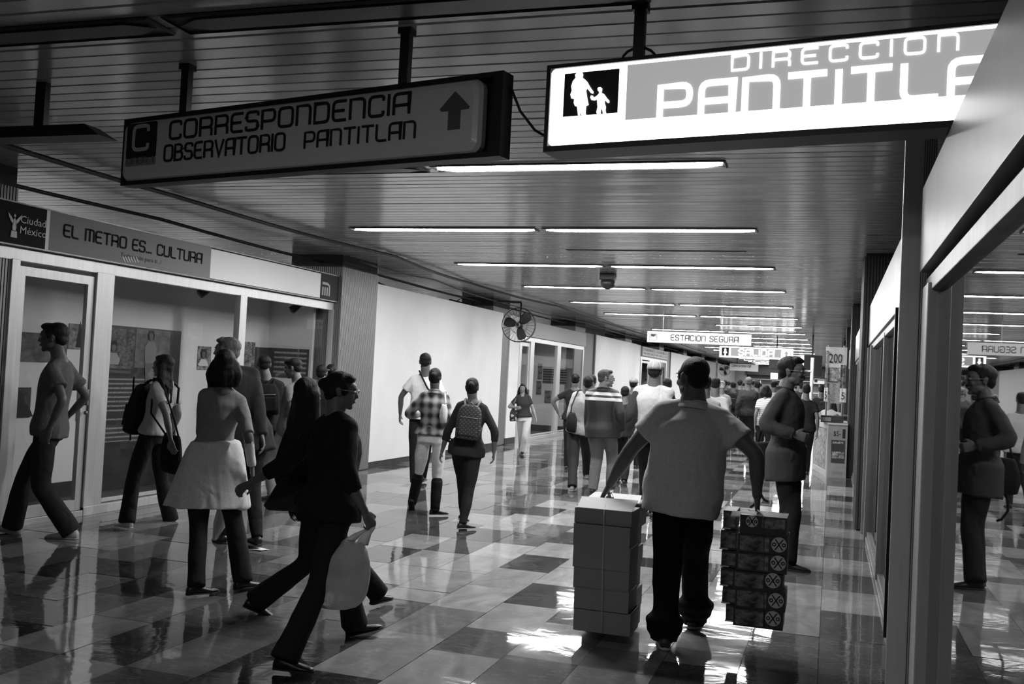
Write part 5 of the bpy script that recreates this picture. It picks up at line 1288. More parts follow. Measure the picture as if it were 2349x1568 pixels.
# ---- boxes
def stack(items, m_front, label_f, group, emb=False):
    for i, (x0, x1, yb, yt, Y_, dep) in enumerate(items):
        a = A(x0, yb, Y_); b = A(x1, yt, Y_); xm_ = (x0 + x1) / 2; a[2] = A(xm_, yb, Y_)[2]; b[2] = A(xm_, yt, Y_)[2]; nm = label_f(i)
        t = thing('cardboard_box', nm, 'box', ((a[0] + b[0]) / 2, Y_ + dep / 2, a[2]), group)
        z0, z1 = a[2], b[2] - .002
        w = .004
        bx('front_board', m_front, t, a[0], b[0], Y_, Y_ + w, z0, z1); bx('back_board', m_front, t, a[0], b[0], Y_ + dep - w, Y_ + dep, z0, z1)
        bx('side_board', m_front, t, a[0], a[0] + w, Y_ + w, Y_ + dep - w, z0, z1); bx('side_board', m_front, t, b[0] - w, b[0], Y_ + w, Y_ + dep - w, z0, z1)
        bx('bottom_board', m_front, t, a[0] + w, b[0] - w, Y_ + w, Y_ + dep - w, z0, z0 + w)
        if i > 0 : bx('lid', m_front, t, a[0] + w, b[0] - w, Y_ + w, Y_ + dep - w, z1 - w - .001, z1 - .001)
        yield t, a[0], b[0], z0, z1, i
CARD = mat('grey_cardboard', .25, .75, noise=.06, nscale=3, bump=.05, bscale=40)
CARDD = mat('printed_card_dark', .035, .5, noise=.3, nscale=5)
CARDW = mat('pale_cardboard', .62, .7)
order = ('bottom', 'second from the bottom', 'third from the bottom', 'third from the top', 'second from the top', 'top')
L1 = [(1314, 1447, 1452, 1400, 5.72, .26), (1315, 1443, 1402, 1352, 5.72, .26), (1314, 1444, 1353, 1304, 5.73, .26), (1313, 1446, 1305, 1253, 5.72, .26), (1314, 1446, 1254, 1204, 5.72, .26), (1317, 1450, 1203, 1168, 5.74, .26)]
for t, x0, x1, z0, z1, i in stack(L1, CARD, lambda i: 'plain grey cardboard box, %s of the near left-hand stack' % order[i], 'plain boxes tied in the left hand'):
    if i == 5:
        for q, (dx, rot) in enumerate(((0, .25), (.03, .1))):
            MB().add([(x0 + .015, 5.735, z1), (x1 + .0, 5.735, z1), (x1 + .005, 5.90, z1 + .05), (x0 - .0, 5.90, z1 + .045), (x0 + .015, 5.735, z1 + .004), (x1 + .0, 5.735, z1 + .004), (x1 + .005, 5.90, z1 + .054), (x0 - .0, 5.90, z1 + .049)], [(0, 1, 2, 3), (7, 6, 5, 4), (0, 4, 5, 1), (1, 5, 6, 2), (2, 6, 7, 3), (3, 7, 4, 0)]).build('flap', CARDW, t) if q == 0 else None
L2 = [(1335, 1452, 1440, 1395, 6.02, .26), (1336, 1456, 1396, 1348, 6.02, .26), (1336, 1452, 1349, 1300, 6.02, .26), (1336, 1458, 1301, 1252, 6.02, .26), (1338, 1455, 1253, 1205, 6.02, .26), (1340, 1467, 1206, 1150, 6.02, .26)]
for t, x0, x1, z0, z1, i in stack(L2, CARDD, lambda i: 'dark-printed cardboard box, %s of the rear left-hand stack' % order[i], 'dark printed boxes behind the plain ones'):
    if i == 5:
        MB().add([(x0, 6.02, z1 + .002), (x1, 6.02, z1 + .002), (x1 - .02, 6.2, z1 + .03), (x0 + .02, 6.2, z1 + .03), (x0, 6.02, z1 + .006), (x1, 6.02, z1 + .006), (x1 - .02, 6.2, z1 + .034), (x0 + .02, 6.2, z1 + .034)], [(0, 1, 2, 3), (7, 6, 5, 4), (0, 4, 5, 1), (1, 5, 6, 2), (2, 6, 7, 3), (3, 7, 4, 0)]).build('flap', CARDW, t)
st = thing('string', 'pale string tying the left-hand box stack to the hand', 'string', A(1386, 1450, 5.71)); M_STR = mat('string_pale', .55, .6)
kn_ = A(1391, 1140, 5.95)
MB().tube([A(1381, 1450, 5.712), A(1383, 1300, 5.712), A(1386, 1170, 5.725), A(1389, 1158, 5.80), kn_], .0028, 5).build('strand', M_STR, st)
MB().tube([kn_, kn_ + np.array((.03, .0, .03)), kn_ + np.array((.045, 0, .0)), kn_], .005, 5).build('knot', M_STR, st)
MB().tube([kn_, A(1389, 1145, 6.15), A(1400, 1148, 6.29), A(1400, 1430, 6.29)], .0028, 5).build('strand', M_STR, st)
DK = mat('printed_photo_card', .05, .45); PRN = photo_mat('box_print', .012, .30, 9, 1)
R1 = [(1681, 1797, 1440, 1397, 5.78, .24), (1685, 1803, 1398, 1353, 5.78, .24), (1680, 1797, 1353, 1312, 5.78, .24), (1688, 1806, 1312, 1269, 5.78, .24), (1692, 1808, 1269, 1227, 5.78, .24), (1696, 1806, 1227, 1183, 5.78, .24)]
EM = [(1773, 1418), (1780, 1377), (1773, 1331), (1785, 1291), (1787, 1249), (1725, 1195)]
M_DISC = mat('emblem_disc', .62, .5)
for t, x0, x1, z0, z1, i in stack(R1, CARDD, lambda i: 'dark printed box with a round emblem, %s of the right-hand stack' % order[i], 'emblem boxes tied in the right hand'):
    y = 5.779; e = A(EM[i][0], EM[i][1], y); R_ = .042 if i < 5 else .033
    bx('printed_picture', PRN, t, x0 + .01, min(x1 - .1, e[0] - R_ - .01) if i < 5 else x0 + .012, y - .001, y + .0005, z0 + .01, z1 - .01) if i < 5 else bx('printed_picture', PRN, t, e[0] + R_ + .02, x1 - .01, y - .001, y + .0005, z0 + .04, z1 - .01)
    MB().prism([(R_ * math.cos(q), R_ * math.sin(q)) for q in np.linspace(0, 2 * PI, 25)[:-1]], (e[0], y - .001, e[2]), UF, V, (0, -.002, 0)).build('emblem_disc', M_DISC, t)
    for sg_ in (-1, 1):
        MB().prism([(-R_ * .5 * sg_ - .004, -R_ * .72), (-R_ * .5 * sg_ + .004, -R_ * .72), (R_ * .5 * sg_ + .004, R_ * .72), (R_ * .5 * sg_ - .004, R_ * .72)], (e[0], y - .003, e[2]), UF, V, (0, -.001, 0)).build('emblem_stroke', M_INK, t)
        MB().tube([(e[0] + sg_ * R_ * .62 + R_ * .2 * math.cos(q), y - .004, e[2] + R_ * .2 * math.sin(q)) for q in np.linspace(0, 2 * PI, 13)], .003, 4).build('emblem_ring', M_INK, t)
L3 = [(1652 + k, 1676 + k, a, b, 5.95, .24) for k, a, b in ((12, 1425, 1385), (4, 1384, 1345), (0, 1344, 1302), (2, 1300, 1262), (0, 1260, 1215), (6, 1213, 1170))]
L3 = [(a, 1690, c, d, e, f) for a, b, c, d, e, f in L3]
for t, x0, x1, z0, z1, i in stack(L3, CARDD, lambda i: 'dark printed box peeking out at left, %s of the rear right-hand stack' % order[i], 'boxes behind the emblem boxes'):
    bx('printed_picture', PRN, t, x0 + .005, x1 - .005, 5.948, 5.951, z0 + .012, z1 - .012)
    bx('paper_edge', CARDW, t, x0 - .004, x0 + .045, 5.944, 5.948, z0, z0 + .008)
tf = R1[5]; a_ = A(1675, 1180, 5.79); b_ = A(1722, 1172, 5.9)
fl_ = thing('cardboard_flap', 'pale folded cardboard flap lying on top of the emblem boxes', 'cardboard', a_); MB().obox((a_ + b_) / 2 + np.array((.02, 0, -.005)), (.07, .0, .004), (.0, .05, .008), (0, 0, .003)).build('board', CARDW, fl_)
st2 = thing('string', 'pale string tying the emblem boxes to the right hand', 'string', A(1735, 1180, 5.78)); kn2 = A(1737, 1168, 5.97)
MB().tube([A(1752, 1186, 5.772), A(1745, 1176, 5.80), kn2], .0028, 5).build('strand', M_STR, st2); MB().tube([kn2, A(1737, 1178, 6.03), A(1740, 1190, 6.03)], .0028, 5).build('strand', M_STR, st2); MB().tube([A(1752, 1186, 5.773), A(1752, 1438, 5.773)], .002, 4).build('strand', mat('string_dark', .12), st2)

# ---- 2 man in the jacket on the right
Ym = 9.2
J = person('moustached man in glasses and a work jacket standing at right, looking right', Ym, yaw=-98, H=1.80, girth=1.04,
    pel=A(1802, 1055, Ym), neck=A(1800, 893, Ym), head=A(1817, 853, Ym), hyaw=-4, hpitch=0, hd=1.08,
    la=G(1806, 1283, .085), ra=A(1796, 1282, Ym - .1), ltoe=-95, rtoe=-80,
    rw=A(1822, 996, Ym - .26), re_=(-1, -.4, -.6), lw=A(1822, 1012, Ym + .16), rcurl=1.0,
    skin=.13, hair='side', top=dict(name='jacket', v=.055, sleeve='long', loose=.030, hem=-.42, collar=True, fold=.012), bot=dict(v=.012, loose=.024, flare=.02), shoes=.015, glasses=True, moustache=True)
shoulder_bag(J, 1, 'black travel bag hanging behind the moustached man, straps dangling', .010, (.17, .15, .08), bagpos=A(1768, 1052, Ym + .02), cross=True)
tag_ = thing('dangling_strap', 'black buckled strap dangling below the black travel bag', 'strap', A(1752, 1140, Ym)); MB().tube([A(1752, 1085, Ym), A(1742, 1105, Ym), A(1741, 1125, Ym), A(1752, 1145, Ym), A(1762, 1150, Ym)], .011, 6).build('strap', cloth(.012), tag_)

# ---- 3 woman in black with the plastic bag
Yf = 4.85
J = person('woman in a black sweater and glasses leaning forward, carrying a white plastic bag', Yf, yaw=-28, H=1.54, sex='f', girth=1.20,
    pel=A(757, 1165, Yf), neck=A(768, 955, Yf + .03), head=A(783, 897, Yf + .06), hyaw=-38, hpitch=-6,
    la=A(812, 1428, 5.22), lpitch=14, ra=G(655, 1505, .085), rtoe=-80, ltoe=-60, rk=(.5, .3, 0),
    lw=A(572, 1108, Yf + .25), rw=A(838, 1175, Yf - .12), le=(-.3, .4, -1), re_=(-.2, -.8, 0), lcurl=.9, rcurl=1.3,
    skin=.13, hair='bun', top=dict(name='sweater', v=.010, sleeve='34', loose=.022, hem=-.16, fold=.006), bot=dict(v=.016, loose=.014, flare=.035), shoes=.01, glasses=True)
JW = J
# plastic bag
def plastic_bag(label, hand_, c, w, h, d, v=.5, tilt=.0, m=None):
    t = thing('plastic_bag', label, 'bag', (c[0], c[1], c[2] - h / 2)); rings = []
    hand_ = np.array(hand_, float); c = np.array(c, float)
    for z_, kw, kd in ((-.5, .35, .3), (-.46, .72, .7), (-.3, .98, 1.0), (-.05, 1.0, 1.0), (.2, .86, .85), (.38, .62, .6), (.5, .36, .35)):
        rings.append((c + np.array((tilt * z_ * h, 0, z_ * h)), (1, 0, 0), (0, 1, 0), w * kw, d * kd))
    mb = MB().loft(rings, 20); c_, n_, li, ls = remesh(mb, .008, 1); org = np.array((c[0], c[1], c[2] - h / 2))
    c_ = c_ + n_ * (folds(c_, 77, .010, 26, (1.4, 1.4, .4)) + folds(c_, 5, .004, 70))[:, None]
    me = mesh_np('bag_body', [(c_, li, ls)], org); me.materials.append(m); link('bag_body', me, t)
    tp_ = c + np.array((tilt * .5 * h, 0, .5 * h))
    for sg_ in (-1, 1):
        MB().loft([(tp_ + np.array((sg_ * w * .3, 0, -.02)), (1, 0, 0), (0, 1, 0), w * .26, .016), ((tp_ + hand_) / 2 + np.array((sg_ * w * .16, 0, 0)), (1, 0, 0), (0, 1, 0), .022, .010), (hand_ + np.array((sg_ * .008, 0, .0)), (1, 0, 0), (0, 1, 0), .010, .008)], 8).build('handle', m, t)
    return t
def plastic(v):
    m = mat('thin_plastic', v, .38, spec=.5, trans=.45, ior=1.12, bump=.6, bscale=26, bstretch=(1, 1, .4), noise=.2, nscale=6)
    return m
dw = unit(JW['wr'][1] - JW['el'][1]); hnd = JW['wr'][1] + dw * .085
plastic_bag('crumpled white plastic shopping bag hanging from the hand of the woman in black', hnd, A(791, 1318, Yf - .12), .150, .37, .11, m=plastic(.8), tilt=.22)
# ---- 4 long haired woman just behind her
Y8 = 5.45
J = person('long-haired woman in dark clothes half hidden behind the woman in black', Y8, yaw=-12, H=1.58, sex='f',
    pel=A(700, 1140, Y8), neck=A(712, 960, Y8), head=A(706, 906, Y8), hyaw=0, la=(-2.75, 5.95, .09), ra=A(590, 1375, 5.40), rpitch=-24, rtoe=-55, rk=(.4, .2, 0),
    skin=.12, hair='long', top=dict(v=.012, sleeve='long', loose=.02, hem=-.1), bot=dict(v=.013, loose=.014, flare=.03, skirt=dict(top=.15, hem=.20, end=A(668, 1168, Y8), v=.03)), shoes=.012)
# ---- 5 woman with bob and white skirt
Y3 = 5.9
J = person('woman with a black bob, grey short-sleeved cardigan and flared white skirt', Y3, yaw=27, H=1.58, sex='f', girth=1.0,
    pel=A(487, 1045, Y3), neck=A(515, 893, Y3), head=A(517, 838, Y3), hyaw=0, hpitch=0, hd=1.02,
    la=G(450, 1338, .085), ra=G(556, 1326, .085), ltoe=-35, rtoe=-20,
    lw=A(470, 1060, Y3 + .28), rw=A(578, 1070, Y3 + .05), re_=(.5, -.6, 0),
    skin=.14, hair='bob', top=dict(name='cardigan', v=.24, sleeve='elbow', loose=.014, hem=.10, under=dict(v=.7, sleeve='long', loose=.006, hem=.1)), bot=dict(v=.016, loose=.016, flare=.02, skirt=dict(top=.165, hem=.30, end=A(472, 1162, Y3), v=.66)), shoes=.012)
tpb = thing('plastic_bag', 'limp translucent bag trailing low behind the white skirt', 'bag', A(500, 1235, Y3 + .5)); MB().loft([(A(478, 1080, 6.25), (1, 0, 0), (0, 1, 0), .012, .01), (A(512, 1165, 6.5), (1, 0, 0), (0, 1, 0), .05, .02), (A(505, 1200, 6.5), (1, 0, 0), (0, 1, 0), .06, .025), (A(492, 1238, 6.5), (1, 0, 0), (0, 1, 0), .02, .01)], 10).build('bag_body', plastic(.2), tpb)
# ---- 6 man at the left edge
Y1 = 6.7
J = person('young man in a grey T-shirt and jeans striding left at the picture edge', Y1, yaw=112, H=1.80, girth=.90,
    pel=A(112, 1010, Y1), neck=A(138, 825, Y1), head=A(122, 775, Y1), hyaw=4, hpitch=-2,
    la=G(160, 1212, .085), ra=A(30, 1200, 6.75), rpitch=10, ltoe=108, rtoe=108,
    lw=A(112, 985, Y1 - .22), le=(1, -.3, -.8), rw=A(150, 960, Y1 + .3), lcurl=.7,
    skin=.10, hair='side', top=dict(v=.11, sleeve='short', loose=.024, hem=-.12, sr=1.2, fold=.010), bot=dict(v=.024, loose=.022, flare=.03, drop=.04), shoes=.42, sole=.3)
# ---- 7 woman with backpack on the left
Y2 = 7.7
J = person('long-haired woman in a white T-shirt with dark bags walking left', Y2, yaw=92, H=1.56, sex='f',
    pel=A(352, 1010, Y2), neck=A(380, 872, Y2), head=A(374, 840, Y2 - .02), hyaw=14, la=G(292, 1192, .085), ra=A(392, 1188, 8.05), ltoe=80, rtoe=80,
    lw=A(392, 1010, Y2 - .22), le=(1, -.2, -.5), skin=.14, hair='long', top=dict(v=.42, sleeve='short', loose=.014, hem=.0), bot=dict(v=.016, loose=.014, flare=.03), shoes=.5, sole=.5)
backpack(J, 'big black backpack carried in front by the woman in the white T-shirt', .012, .15, .46, .085, back=-1, t0=.1)
shoulder_bag(J, -1, 'long black garment bag hanging at the hip of the woman in the white T-shirt', .01, (.10, .17, .04), bagpos=A(393, 1040, Y2 - .1))
# ---- 8 man in suit behind the bob
Y4 = 7.3
J = person('tall grey-haired man in a dark suit jacket behind the woman with the bob', Y4, yaw=50, H=1.74, girth=1.1,
    pel=A(562, 1000, Y4), neck=A(532, 845, Y4), head=A(520, 806, Y4), hyaw=52, rw=A(600, 1000, Y4 - .05), re_=(.6, -1, 0), lw=A(500, 990, Y4 + .2), stride=.35,
    skin=.2, hair='side', hairv=.14, top=dict(name='jacket', v=.028, sleeve='long', loose=.030, hem=-.30, flare=.02), bot=dict(v=.02, loose=.02), shoes=.02, rcurl=.5)
# ---- 9 dark shirt with rucksack
Y5 = 10.2
J = person('man in a dark shirt with a black rucksack facing the exhibition window', Y5, yaw=32, H=1.66, x=0, pel=A(612, 975, Y5), neck=A(612, 872, Y5), head=A(606, 836, Y5), stride=.15, skin=.12, hair='short', lod=1,
    top=dict(v=.02, sleeve='short', loose=.02), bot=dict(v=.014, loose=.02), shoes=.02, sole=.2)
backpack(J, 'black rucksack on the back of the man facing the exhibition window', .014, .14, .36, .07)
Y6 = 9.9
J = person('man in a pale collared shirt looking down left beside the text panel', Y6, yaw=75, H=1.62, pel=A(668, 985, Y6), neck=A(685, 880, Y6), head=A(672, 845, Y6), hyaw=25, hpitch=-14, stride=.3, skin=.12, hair='side', lod=1, top=dict(v=.16, sleeve='short', loose=.02, collar=True, cm=cloth(.4)), bot=dict(v=.3, loose=.02), shoes=.1)
Y7 = 11.6
J = person('dark-haired woman with a bright hair clip, only her head showing over the group', Y7, yaw=20, H=1.50, sex='f', pel=A(757, 975, Y7), neck=A(757, 885, Y7), head=A(760, 853, Y7), stride=.3, hair='bun', lod=1, top=dict(v=.02, sleeve='long'), bot=dict(v=.02), shoes=.02)
hc = thing('hair_clip', 'bright hair clip in the dark hair above the group', 'clip', A(752, 848, Y7 - .14)); MB().ell(A(753, 848, Y7 - .125), (.022, 0, 0), (0, .008, 0), (0, 0, .010), 8, 6).build('clip', M_LENS, hc)
J = person('dark-haired man hidden left of the woman with the hair clip', 10.9, yaw=15, H=1.50, pel=A(738, 985, 10.9), neck=A(738, 889, 10.9), head=A(738, 856, 10.9), stride=.25, hair='short', lod=1, top=dict(v=.012, sleeve='long'), bot=dict(v=.012), shoes=.02)
# ---- 10 man in white T-shirt
Yt = 12.2
J = person('man in a white T-shirt with a dark shoulder strap walking away along the white partition', Yt, yaw=14, H=1.70, girth=1.08,
    pel=A(968, 970, Yt), neck=A(977, 860, Yt), head=A(976, 830, Yt), la=G(950, 1102, .085), ra=A(970, 1090, 12.6), lw=A(918, 950, Yt + .05), le=(-1, -.3, 0), rw=A(1010, 930, Yt + .25), skin=.10, hair='short', lod=1,
    top=dict(v=.85, sleeve='short', loose=.022, hem=-.1), bot=dict(v=.014, loose=.022), shoes=.02)
stp = thing('bag_strap', 'narrow dark strap across the back of the white T-shirt', 'strap', A(972, 880, Yt - .2)); MB().tube([A(962, 850, Yt - .10), A(970, 868, Yt - .17), A(980, 889, Yt - .20), A(992, 905, Yt - .19), A(1004, 925, Yt - .16)], .012, 6).build('strap', cloth(.012), stp)
# ---- 11 plaid shirt woman
def plaid():
    def bld(nt, tc):
        o = xyz(nt, tc)
        a = mth(nt, 'MULTIPLY', mth(nt, 'ADD', mth(nt, 'SINE', mth(nt, 'MULTIPLY', mth(nt, 'ADD', o[0], mth(nt, 'MULTIPLY', o[1], .35)), 62)), 1.0), .5)
        b = mth(nt, 'MULTIPLY', mth(nt, 'ADD', mth(nt, 'SINE', mth(nt, 'MULTIPLY', o[2], 58)), 1.0), .5)
        s = mth(nt, 'MULTIPLY', mth(nt, 'ADD', a, b), .5); mr = nt.nodes.new('ShaderNodeMapRange'); mr.inputs['From Min'].default_value = .15; mr.inputs['From Max'].default_value = .85
        mr.inputs['To Min'].default_value = .03; mr.inputs['To Max'].default_value = .42; nt.links.new(s, mr.inputs['Value']); return mr.outputs[0]
    return graph_mat('plaid_cloth', bld, .85)
Yp = 10.0
J = person('woman in a knotted plaid shirt, white trousers and tall black boots', Yp, yaw=14, H=1.51, sex='f', girth=1.12, hipw=1.06,
    pel=A(990, 1008, Yp), neck=A(997, 898, Yp), head=A(998, 866, Yp), la=A(946, 1150, Yp + .12), lpitch=-58, ra=G(998, 1165, .08), rtoe=-50, lk=(0, 1, 0), stride=.2,
    rw=A(1022, 960, Yp + .15), lw=A(958, 950, Yp + .2), skin=.12, hair='bun', lod=1, top=dict(m=plaid(), sleeve='long', loose=.018, hem=.02, collar=True, fold=.006), bot=dict(v=.82, loose=.008, cut=.32), shoes=.012)
for sd in (-1, 1):
    kn, an = J['kn'][sd], J['an'][sd]; mb = MB(); limb(mb, [kn * .78 + an * .22, kn * .4 + an * .6, an + unit(an - kn) * .01], [.062, .058, .050], 12); mb.build('boot_shaft', cloth(.012), J['o'])
MB().ell(A(985, 982, Yp - .16), (.035, 0, 0), (0, .02, 0), (0, 0, .03), 10, 8).build('shirt_knot', plaid(), J['o'])
shoulder_bag(J, 1, 'white handbag on the shoulder of the woman in the plaid shirt', .62, (.09, .10, .035), drop=.25, bagpos=A(1018, 948, Yp - .1))
# ---- 12 woman with patterned backpack
Yq = 9.4
def dots():
    def bld(nt, tc):
        o = xyz(nt, tc); a = mth(nt, 'FRACT', mth(nt, 'MULTIPLY', mth(nt, 'ADD', o[0], o[2]), 26)); b = mth(nt, 'FRACT', mth(nt, 'MULTIPLY', mth(nt, 'SUBTRACT', o[0], o[2]), 26))
        d = mth(nt, 'ADD', mth(nt, 'POWER', mth(nt, 'SUBTRACT', a, .5), 2), mth(nt, 'POWER', mth(nt, 'SUBTRACT', b, .5), 2)); return lerp(nt, mth(nt, 'LESS_THAN', d, .03), .035, .20)
    return graph_mat('dotted_cloth', bld, .7)
J = person('woman in a dark top and trousers with a dotted backpack walking away', Yq, yaw=15, H=1.49, sex='f', girth=1.1, hipw=1.08,
    pel=A(1071, 1035, Yq), neck=A(1085, 920, Yq), head=A(1083, 889, Yq), ra=G(1062, 1197, .08), la=A(1064, 1180, 9.75), rpitch=0, lpitch=-20, rtoe=-40, ltoe=-20, lw=A(1014, 1035, Yq + .02), rw=A(1133, 1038, Yq + .05), le=(-1, -.4, 0), re_=(1, -.5, 0),
    skin=.14, hair='bun', lod=1, top=dict(v=.03, sleeve='34', loose=.012, hem=-.17), bot=dict(v=.022, loose=.010), shoes=.03, sole=.4)
backpack(J, 'dark dotted backpack with pale straps worn by the short woman', .035, .125, .34, .06, m=dots(), strapv=.25)
# ---- 13 woman facing the camera
Yg = 18.3
def floral():
    def bld(nt, tc): return lerp(nt, mth(nt, 'GREATER_THAN', noise_s(nt, tc, 14, detail=1), .56), .02, .5)
    return graph_mat('floral_cloth', bld, .7)
J = person('woman in a dark top and pale trousers walking towards the camera with a floral bag', Yg, yaw=193, H=1.37, sex='f', girth=1.1, pel=A(1202, 965, Yg), neck=A(1199, 905, Yg), head=A(1199, 891, Yg), la=G(1199, 1033, .08), ra=A(1196, 1028, 18.9), lpitch=12,
    rw=A(1184, 934, Yg - .2), re_=(-1, .3, -.3), lw=A(1229, 960, Yg - .02), skin=.22, hair='shoulder', lod=0, top=dict(v=.04, sleeve='short', loose=.010, hem=.0, low=True), bot=dict(v=.7, loose=.016, flare=.02), shoes=.03)
shoulder_bag(J, 1, 'round floral handbag carried by the woman walking towards the camera', .3, (.13, .13, .07), bagpos=A(1179, 950, Yg - .05), m=floral())
# ---- 14 and 15
J = person('person in a dark T-shirt with gathered hair by the second display window', 16, yaw=10, H=1.62, sex='f', girth=1.1, pel=A(1315, 955, 16), neck=A(1319, 892, 16), head=A(1320, 870, 16), stride=.3, lw=A(1281, 948, 16.05), le=(-1, -.3, 0), skin=.16, hair='bun', lod=1, top=dict(v=.03, sleeve='short', loose=.014), bot=dict(v=.02), shoes=.03)
def side_stripe(base, stripe, name):
    def bld(nt, tc): return lerp(nt, mth(nt, 'LESS_THAN', xyz(nt, tc)[0], -.17), base, stripe)
    return graph_mat(name, bld, .8)
Yx = 13.5
J = person('person in a pale shirt and black side-striped track trousers with a dark shoulder bag', Yx, yaw=4, H=1.58, girth=1.05, pel=A(1328, 985, Yx), neck=A(1346, 902, Yx), head=A(1350, 880, Yx), la=G(1313, 1113, .08), ra=A(1348, 1085, 14.0), rpitch=-15, skin=.13, hair='short', lod=1, top=dict(v=.45, sleeve='long', loose=.018), bot=dict(m=side_stripe(.012, .5, 'striped_track_cloth'), loose=.022, flare=.02), shoes=.3, sole=.4)
shoulder_bag(J, -1, 'dark satchel hanging at the side of the person in the pale shirt', .018, (.16, .13, .06), bagpos=A(1312, 968, Yx - .15))
J = person('dark-haired person mostly hidden left of the man in the striped jacket', 16.5, yaw=0, H=1.58, pel=A(1357, 960, 16.5), neck=A(1357, 893, 16.5), head=A(1359, 874, 16.5), stride=.3, lod=2, top=dict(v=.03, sleeve='long'), bot=dict(v=.02))
# ---- 16 striped jacket man
Yj = 12.9
def jacket():
    def bld(nt, tc):
        z = xyz(nt, tc)[2]; a = mth(nt, 'LESS_THAN', mth(nt, 'ABSOLUTE', mth(nt, 'SUBTRACT', z, 1.345)), .020); b = mth(nt, 'LESS_THAN', mth(nt, 'ABSOLUTE', mth(nt, 'SUBTRACT', z, 1.275)), .020)
        return lerp(nt, mth(nt, 'MAXIMUM', a, b), .018, .62)
    return graph_mat('striped_jacket_cloth', bld, .6)
J = person('grey-haired man in glasses wearing a dark jacket with two white stripes', Yj, yaw=4, H=1.70, girth=1.22, pel=A(1383, 995, Yj), neck=A(1383, 893, Yj), head=A(1391, 868, Yj), hyaw=-78, la=G(1360, 1118, .085), ra=A(1403, 1108, 13.2), lw=A(1352, 1000, Yj + .1), rw=A(1425, 985, Yj + .1),
    skin=.2, hair='side', hairv=.06, lod=0, glasses=True, top=dict(name='jacket', m=jacket(), sleeve='long', loose=.036, hem=-.18, collar=True), bot=dict(v=.17, loose=.026, flare=.01), shoes=.03)
# ---- 17 capped man behind
J = person('man in a pale patched cap and light sweater with dark sleeves, beyond the box carrier', 11.2, yaw=-3, H=1.72, girth=1.25, pel=A(1495, 1000, 11.2), neck=A(1500, 886, 11.2), head=A(1503, 853, 11.2), stride=.3, skin=.12, hair='short', cap=.30, lod=1, top=dict(v=.42, sleeve='none', loose=.032, under=dict(v=.03, sleeve='long', loose=.024)), bot=dict(v=.015), shoes=.03)
# ---- crowd
crowd = [
 ('man in a pale cap and black coat, before the third window post', 17.2, 1452, 884, 'm', .03, .02, dict(cap=.22)),
 ('child-sized dark-haired person left of the capped man', 14.5, 1433, 905, 'm', .015, .02, {}),
 ('dark-haired person showing only hair right of the patched cap', 14.8, 1530, 886, 'f', .03, .02, {}),
 ('man in a white shirt close behind the box carrier at right', 12.8, 1618, 884, 'm', .45, .03, {}),
 ('man in a loose white jacket beyond the box carrier', 15.5, 1640, 884, 'm', .50, .03, dict(sleeve='long', girth=1.25)),
 ('white-haired person beyond the loose white jacket', 22, 1656, 887, 'm', .3, .02, dict(hairv=.5)),
 ('dark-clad person far beyond the white-haired head', 29, 1663, 881, 'm', .02, .02, {}),
 ('person with a dark rucksack far down the passage', 26, 1682, 886, 'm', .02, .02, dict(bp=1)),
 ('small far figure in black against the grey end panels', 31, 1697, 880, 'm', .02, .015, {}),
 ('grey-haired man in a dark polo shirt and dark trousers walking away', 23.6, 1717, 877, 'm', .035, .02, dict(hairv=.12, girth=1.2, lod=1, stride=.42)),
 ('dark head just right of the man in the dark polo', 24.5, 1737, 885, 'm', .02, .02, {}),
 ('dark-haired woman in a white striped blouse left of the moustached man', 20.5, 1757, 897, 'f', -1, .02, dict(hair='bob', lod=1)),
 ('man in a pale shirt half hidden left of the moustached man', 26, 1775, 884, 'm', .45, .02, {}),
 ('fair-shirted far person under the bright hanging lamp', 34, 1780, 883, 'm', .5, .03, {}),
 ('dark person half hidden right of the moustached man', 18.5, 1850, 897, 'm', .02, .02, {}),
 ('man in a dark jacket looking down, left of the kiosk', 25, 1884, 897, 'm', .015, .015, dict(hpitch=-15)),
 ('far person in a pale shirt seen past the pale pole', 38, 1853, 890, 'm', .45, .03, {}),
 ('far dark person left of the pale pole', 41, 1838, 889, 'm', .02, .02, {}),
 ('far dark-haired head between the polo and the striped blouse', 36, 1729, 880, 'm', .04, .02, {}),
 ('far hooded figure between the white jacket and the rucksack', 44, 1672, 881, 'm', .03, .02, {}),
 ('long-haired far woman left of the grey end panels', 33, 1646, 880, 'f', .03, .02, dict(hair='long')),
 ('far walker in grey just right of the small black figure', 48, 1705, 883, 'm', .2, .03, {}),
 ('farthest small figure in front of the end barrier', 55, 1745, 884, 'm', .1, .03, {}),
 ('farthest dark figure right of the end barrier', 60, 1825, 889, 'm', .03, .02, {}),
 ('woman in black leaning beside the kiosk', 22.5, 1900, 902, 'f', .015, .015, dict(hair='shoulder')),
]
def stripes_m():
    def bld(nt, tc): return lerp(nt, mth(nt, 'LESS_THAN', mth(nt, 'FRACT', mth(nt, 'MULTIPLY', xyz(nt, tc)[2], 26)), .25), .55, .2)
    return graph_mat('striped_blouse_cloth', bld, .8)
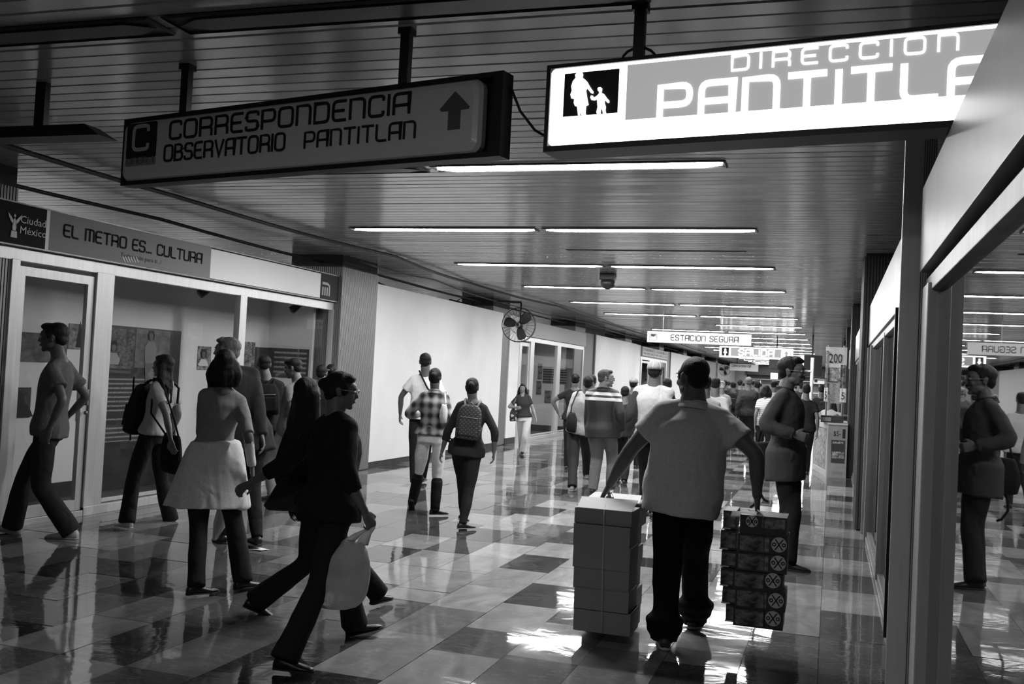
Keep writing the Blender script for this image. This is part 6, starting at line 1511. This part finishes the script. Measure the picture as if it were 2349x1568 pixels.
for i, (lab, Y_, hx, hy, sx, tv_, bv, ex) in enumerate(crowd):
    h = A(hx, hy, Y_); H_ = min(1.82, max(1.3, h[2] + .11)); st_ = ex.get('stride', .25 + .15 * ((i * 7) % 3) / 2) * (1 if i % 2 else -1)
    jj = person(lab, Y_, x=h[0], yaw=(-6, 3, 8, -3)[i % 4], H=H_, sex=sx, girth=ex.get('girth', 1.05), stride=st_, skin=.13, hair=ex.get('hair', 'short'), hairv=ex.get('hairv', .008), cap=ex.get('cap'), lod=ex.get('lod', 2 if Y_ > 17 else 1), hpitch=ex.get('hpitch', 0),
           top=dict(v=max(tv_, .02), m=stripes_m() if tv_ < 0 else None, sleeve=ex.get('sleeve', 'short' if i % 3 else 'long'), loose=.022), bot=dict(v=bv, loose=.02), shoes=.03)
    if ex.get('bp'): backpack(jj, 'dark rucksack on a far walker', .015)
# kiosk attendant, seated behind the counter
Ya = 20.9; pa = A(1900, 975, Ya)
J = person('kiosk attendant in a pale T-shirt sitting behind the counter', Ya, yaw=150, H=1.60, sex='f', girth=1.1, pel=(pa[0], Ya + .1, .66), neck=(pa[0], Ya + .05, 1.14), seat=True, head=A(1905, 908, Ya), hpitch=-20, la=(pa[0] - .05, Ya - .3, .08), ra=(pa[0] + .12, Ya - .3, .08), lw=(pa[0] + .20, Ya - .2, 1.02), rw=(pa[0] - .22, Ya - .2, 1.02), skin=.16, hair='pony', lod=1, top=dict(v=.42, sleeve='short', loose=.015), bot=dict(v=.03), shoes=.03)
tsn = thing('stool', 'plain stool under the kiosk attendant', 'stool', (pa[0], Ya + .1, 0)); MB().tube([(pa[0], Ya + .12, .54), (pa[0], Ya + .12, .57)], .17, 16).build('seat', M_DARKP, tsn)
for q in range(4): MB().tube([(pa[0] + .12 * math.cos(q * PI / 2 + .7), Ya + .12 + .12 * math.sin(q * PI / 2 + .7), 0), (pa[0] + .08 * math.cos(q * PI / 2 + .7), Ya + .12 + .08 * math.sin(q * PI / 2 + .7), .54)], .012, 6).build('leg', M_DARKP, tsn)

if _tmp.name in COL.objects: COL.objects.unlink(_tmp)
bpy.data.objects.remove(_tmp)
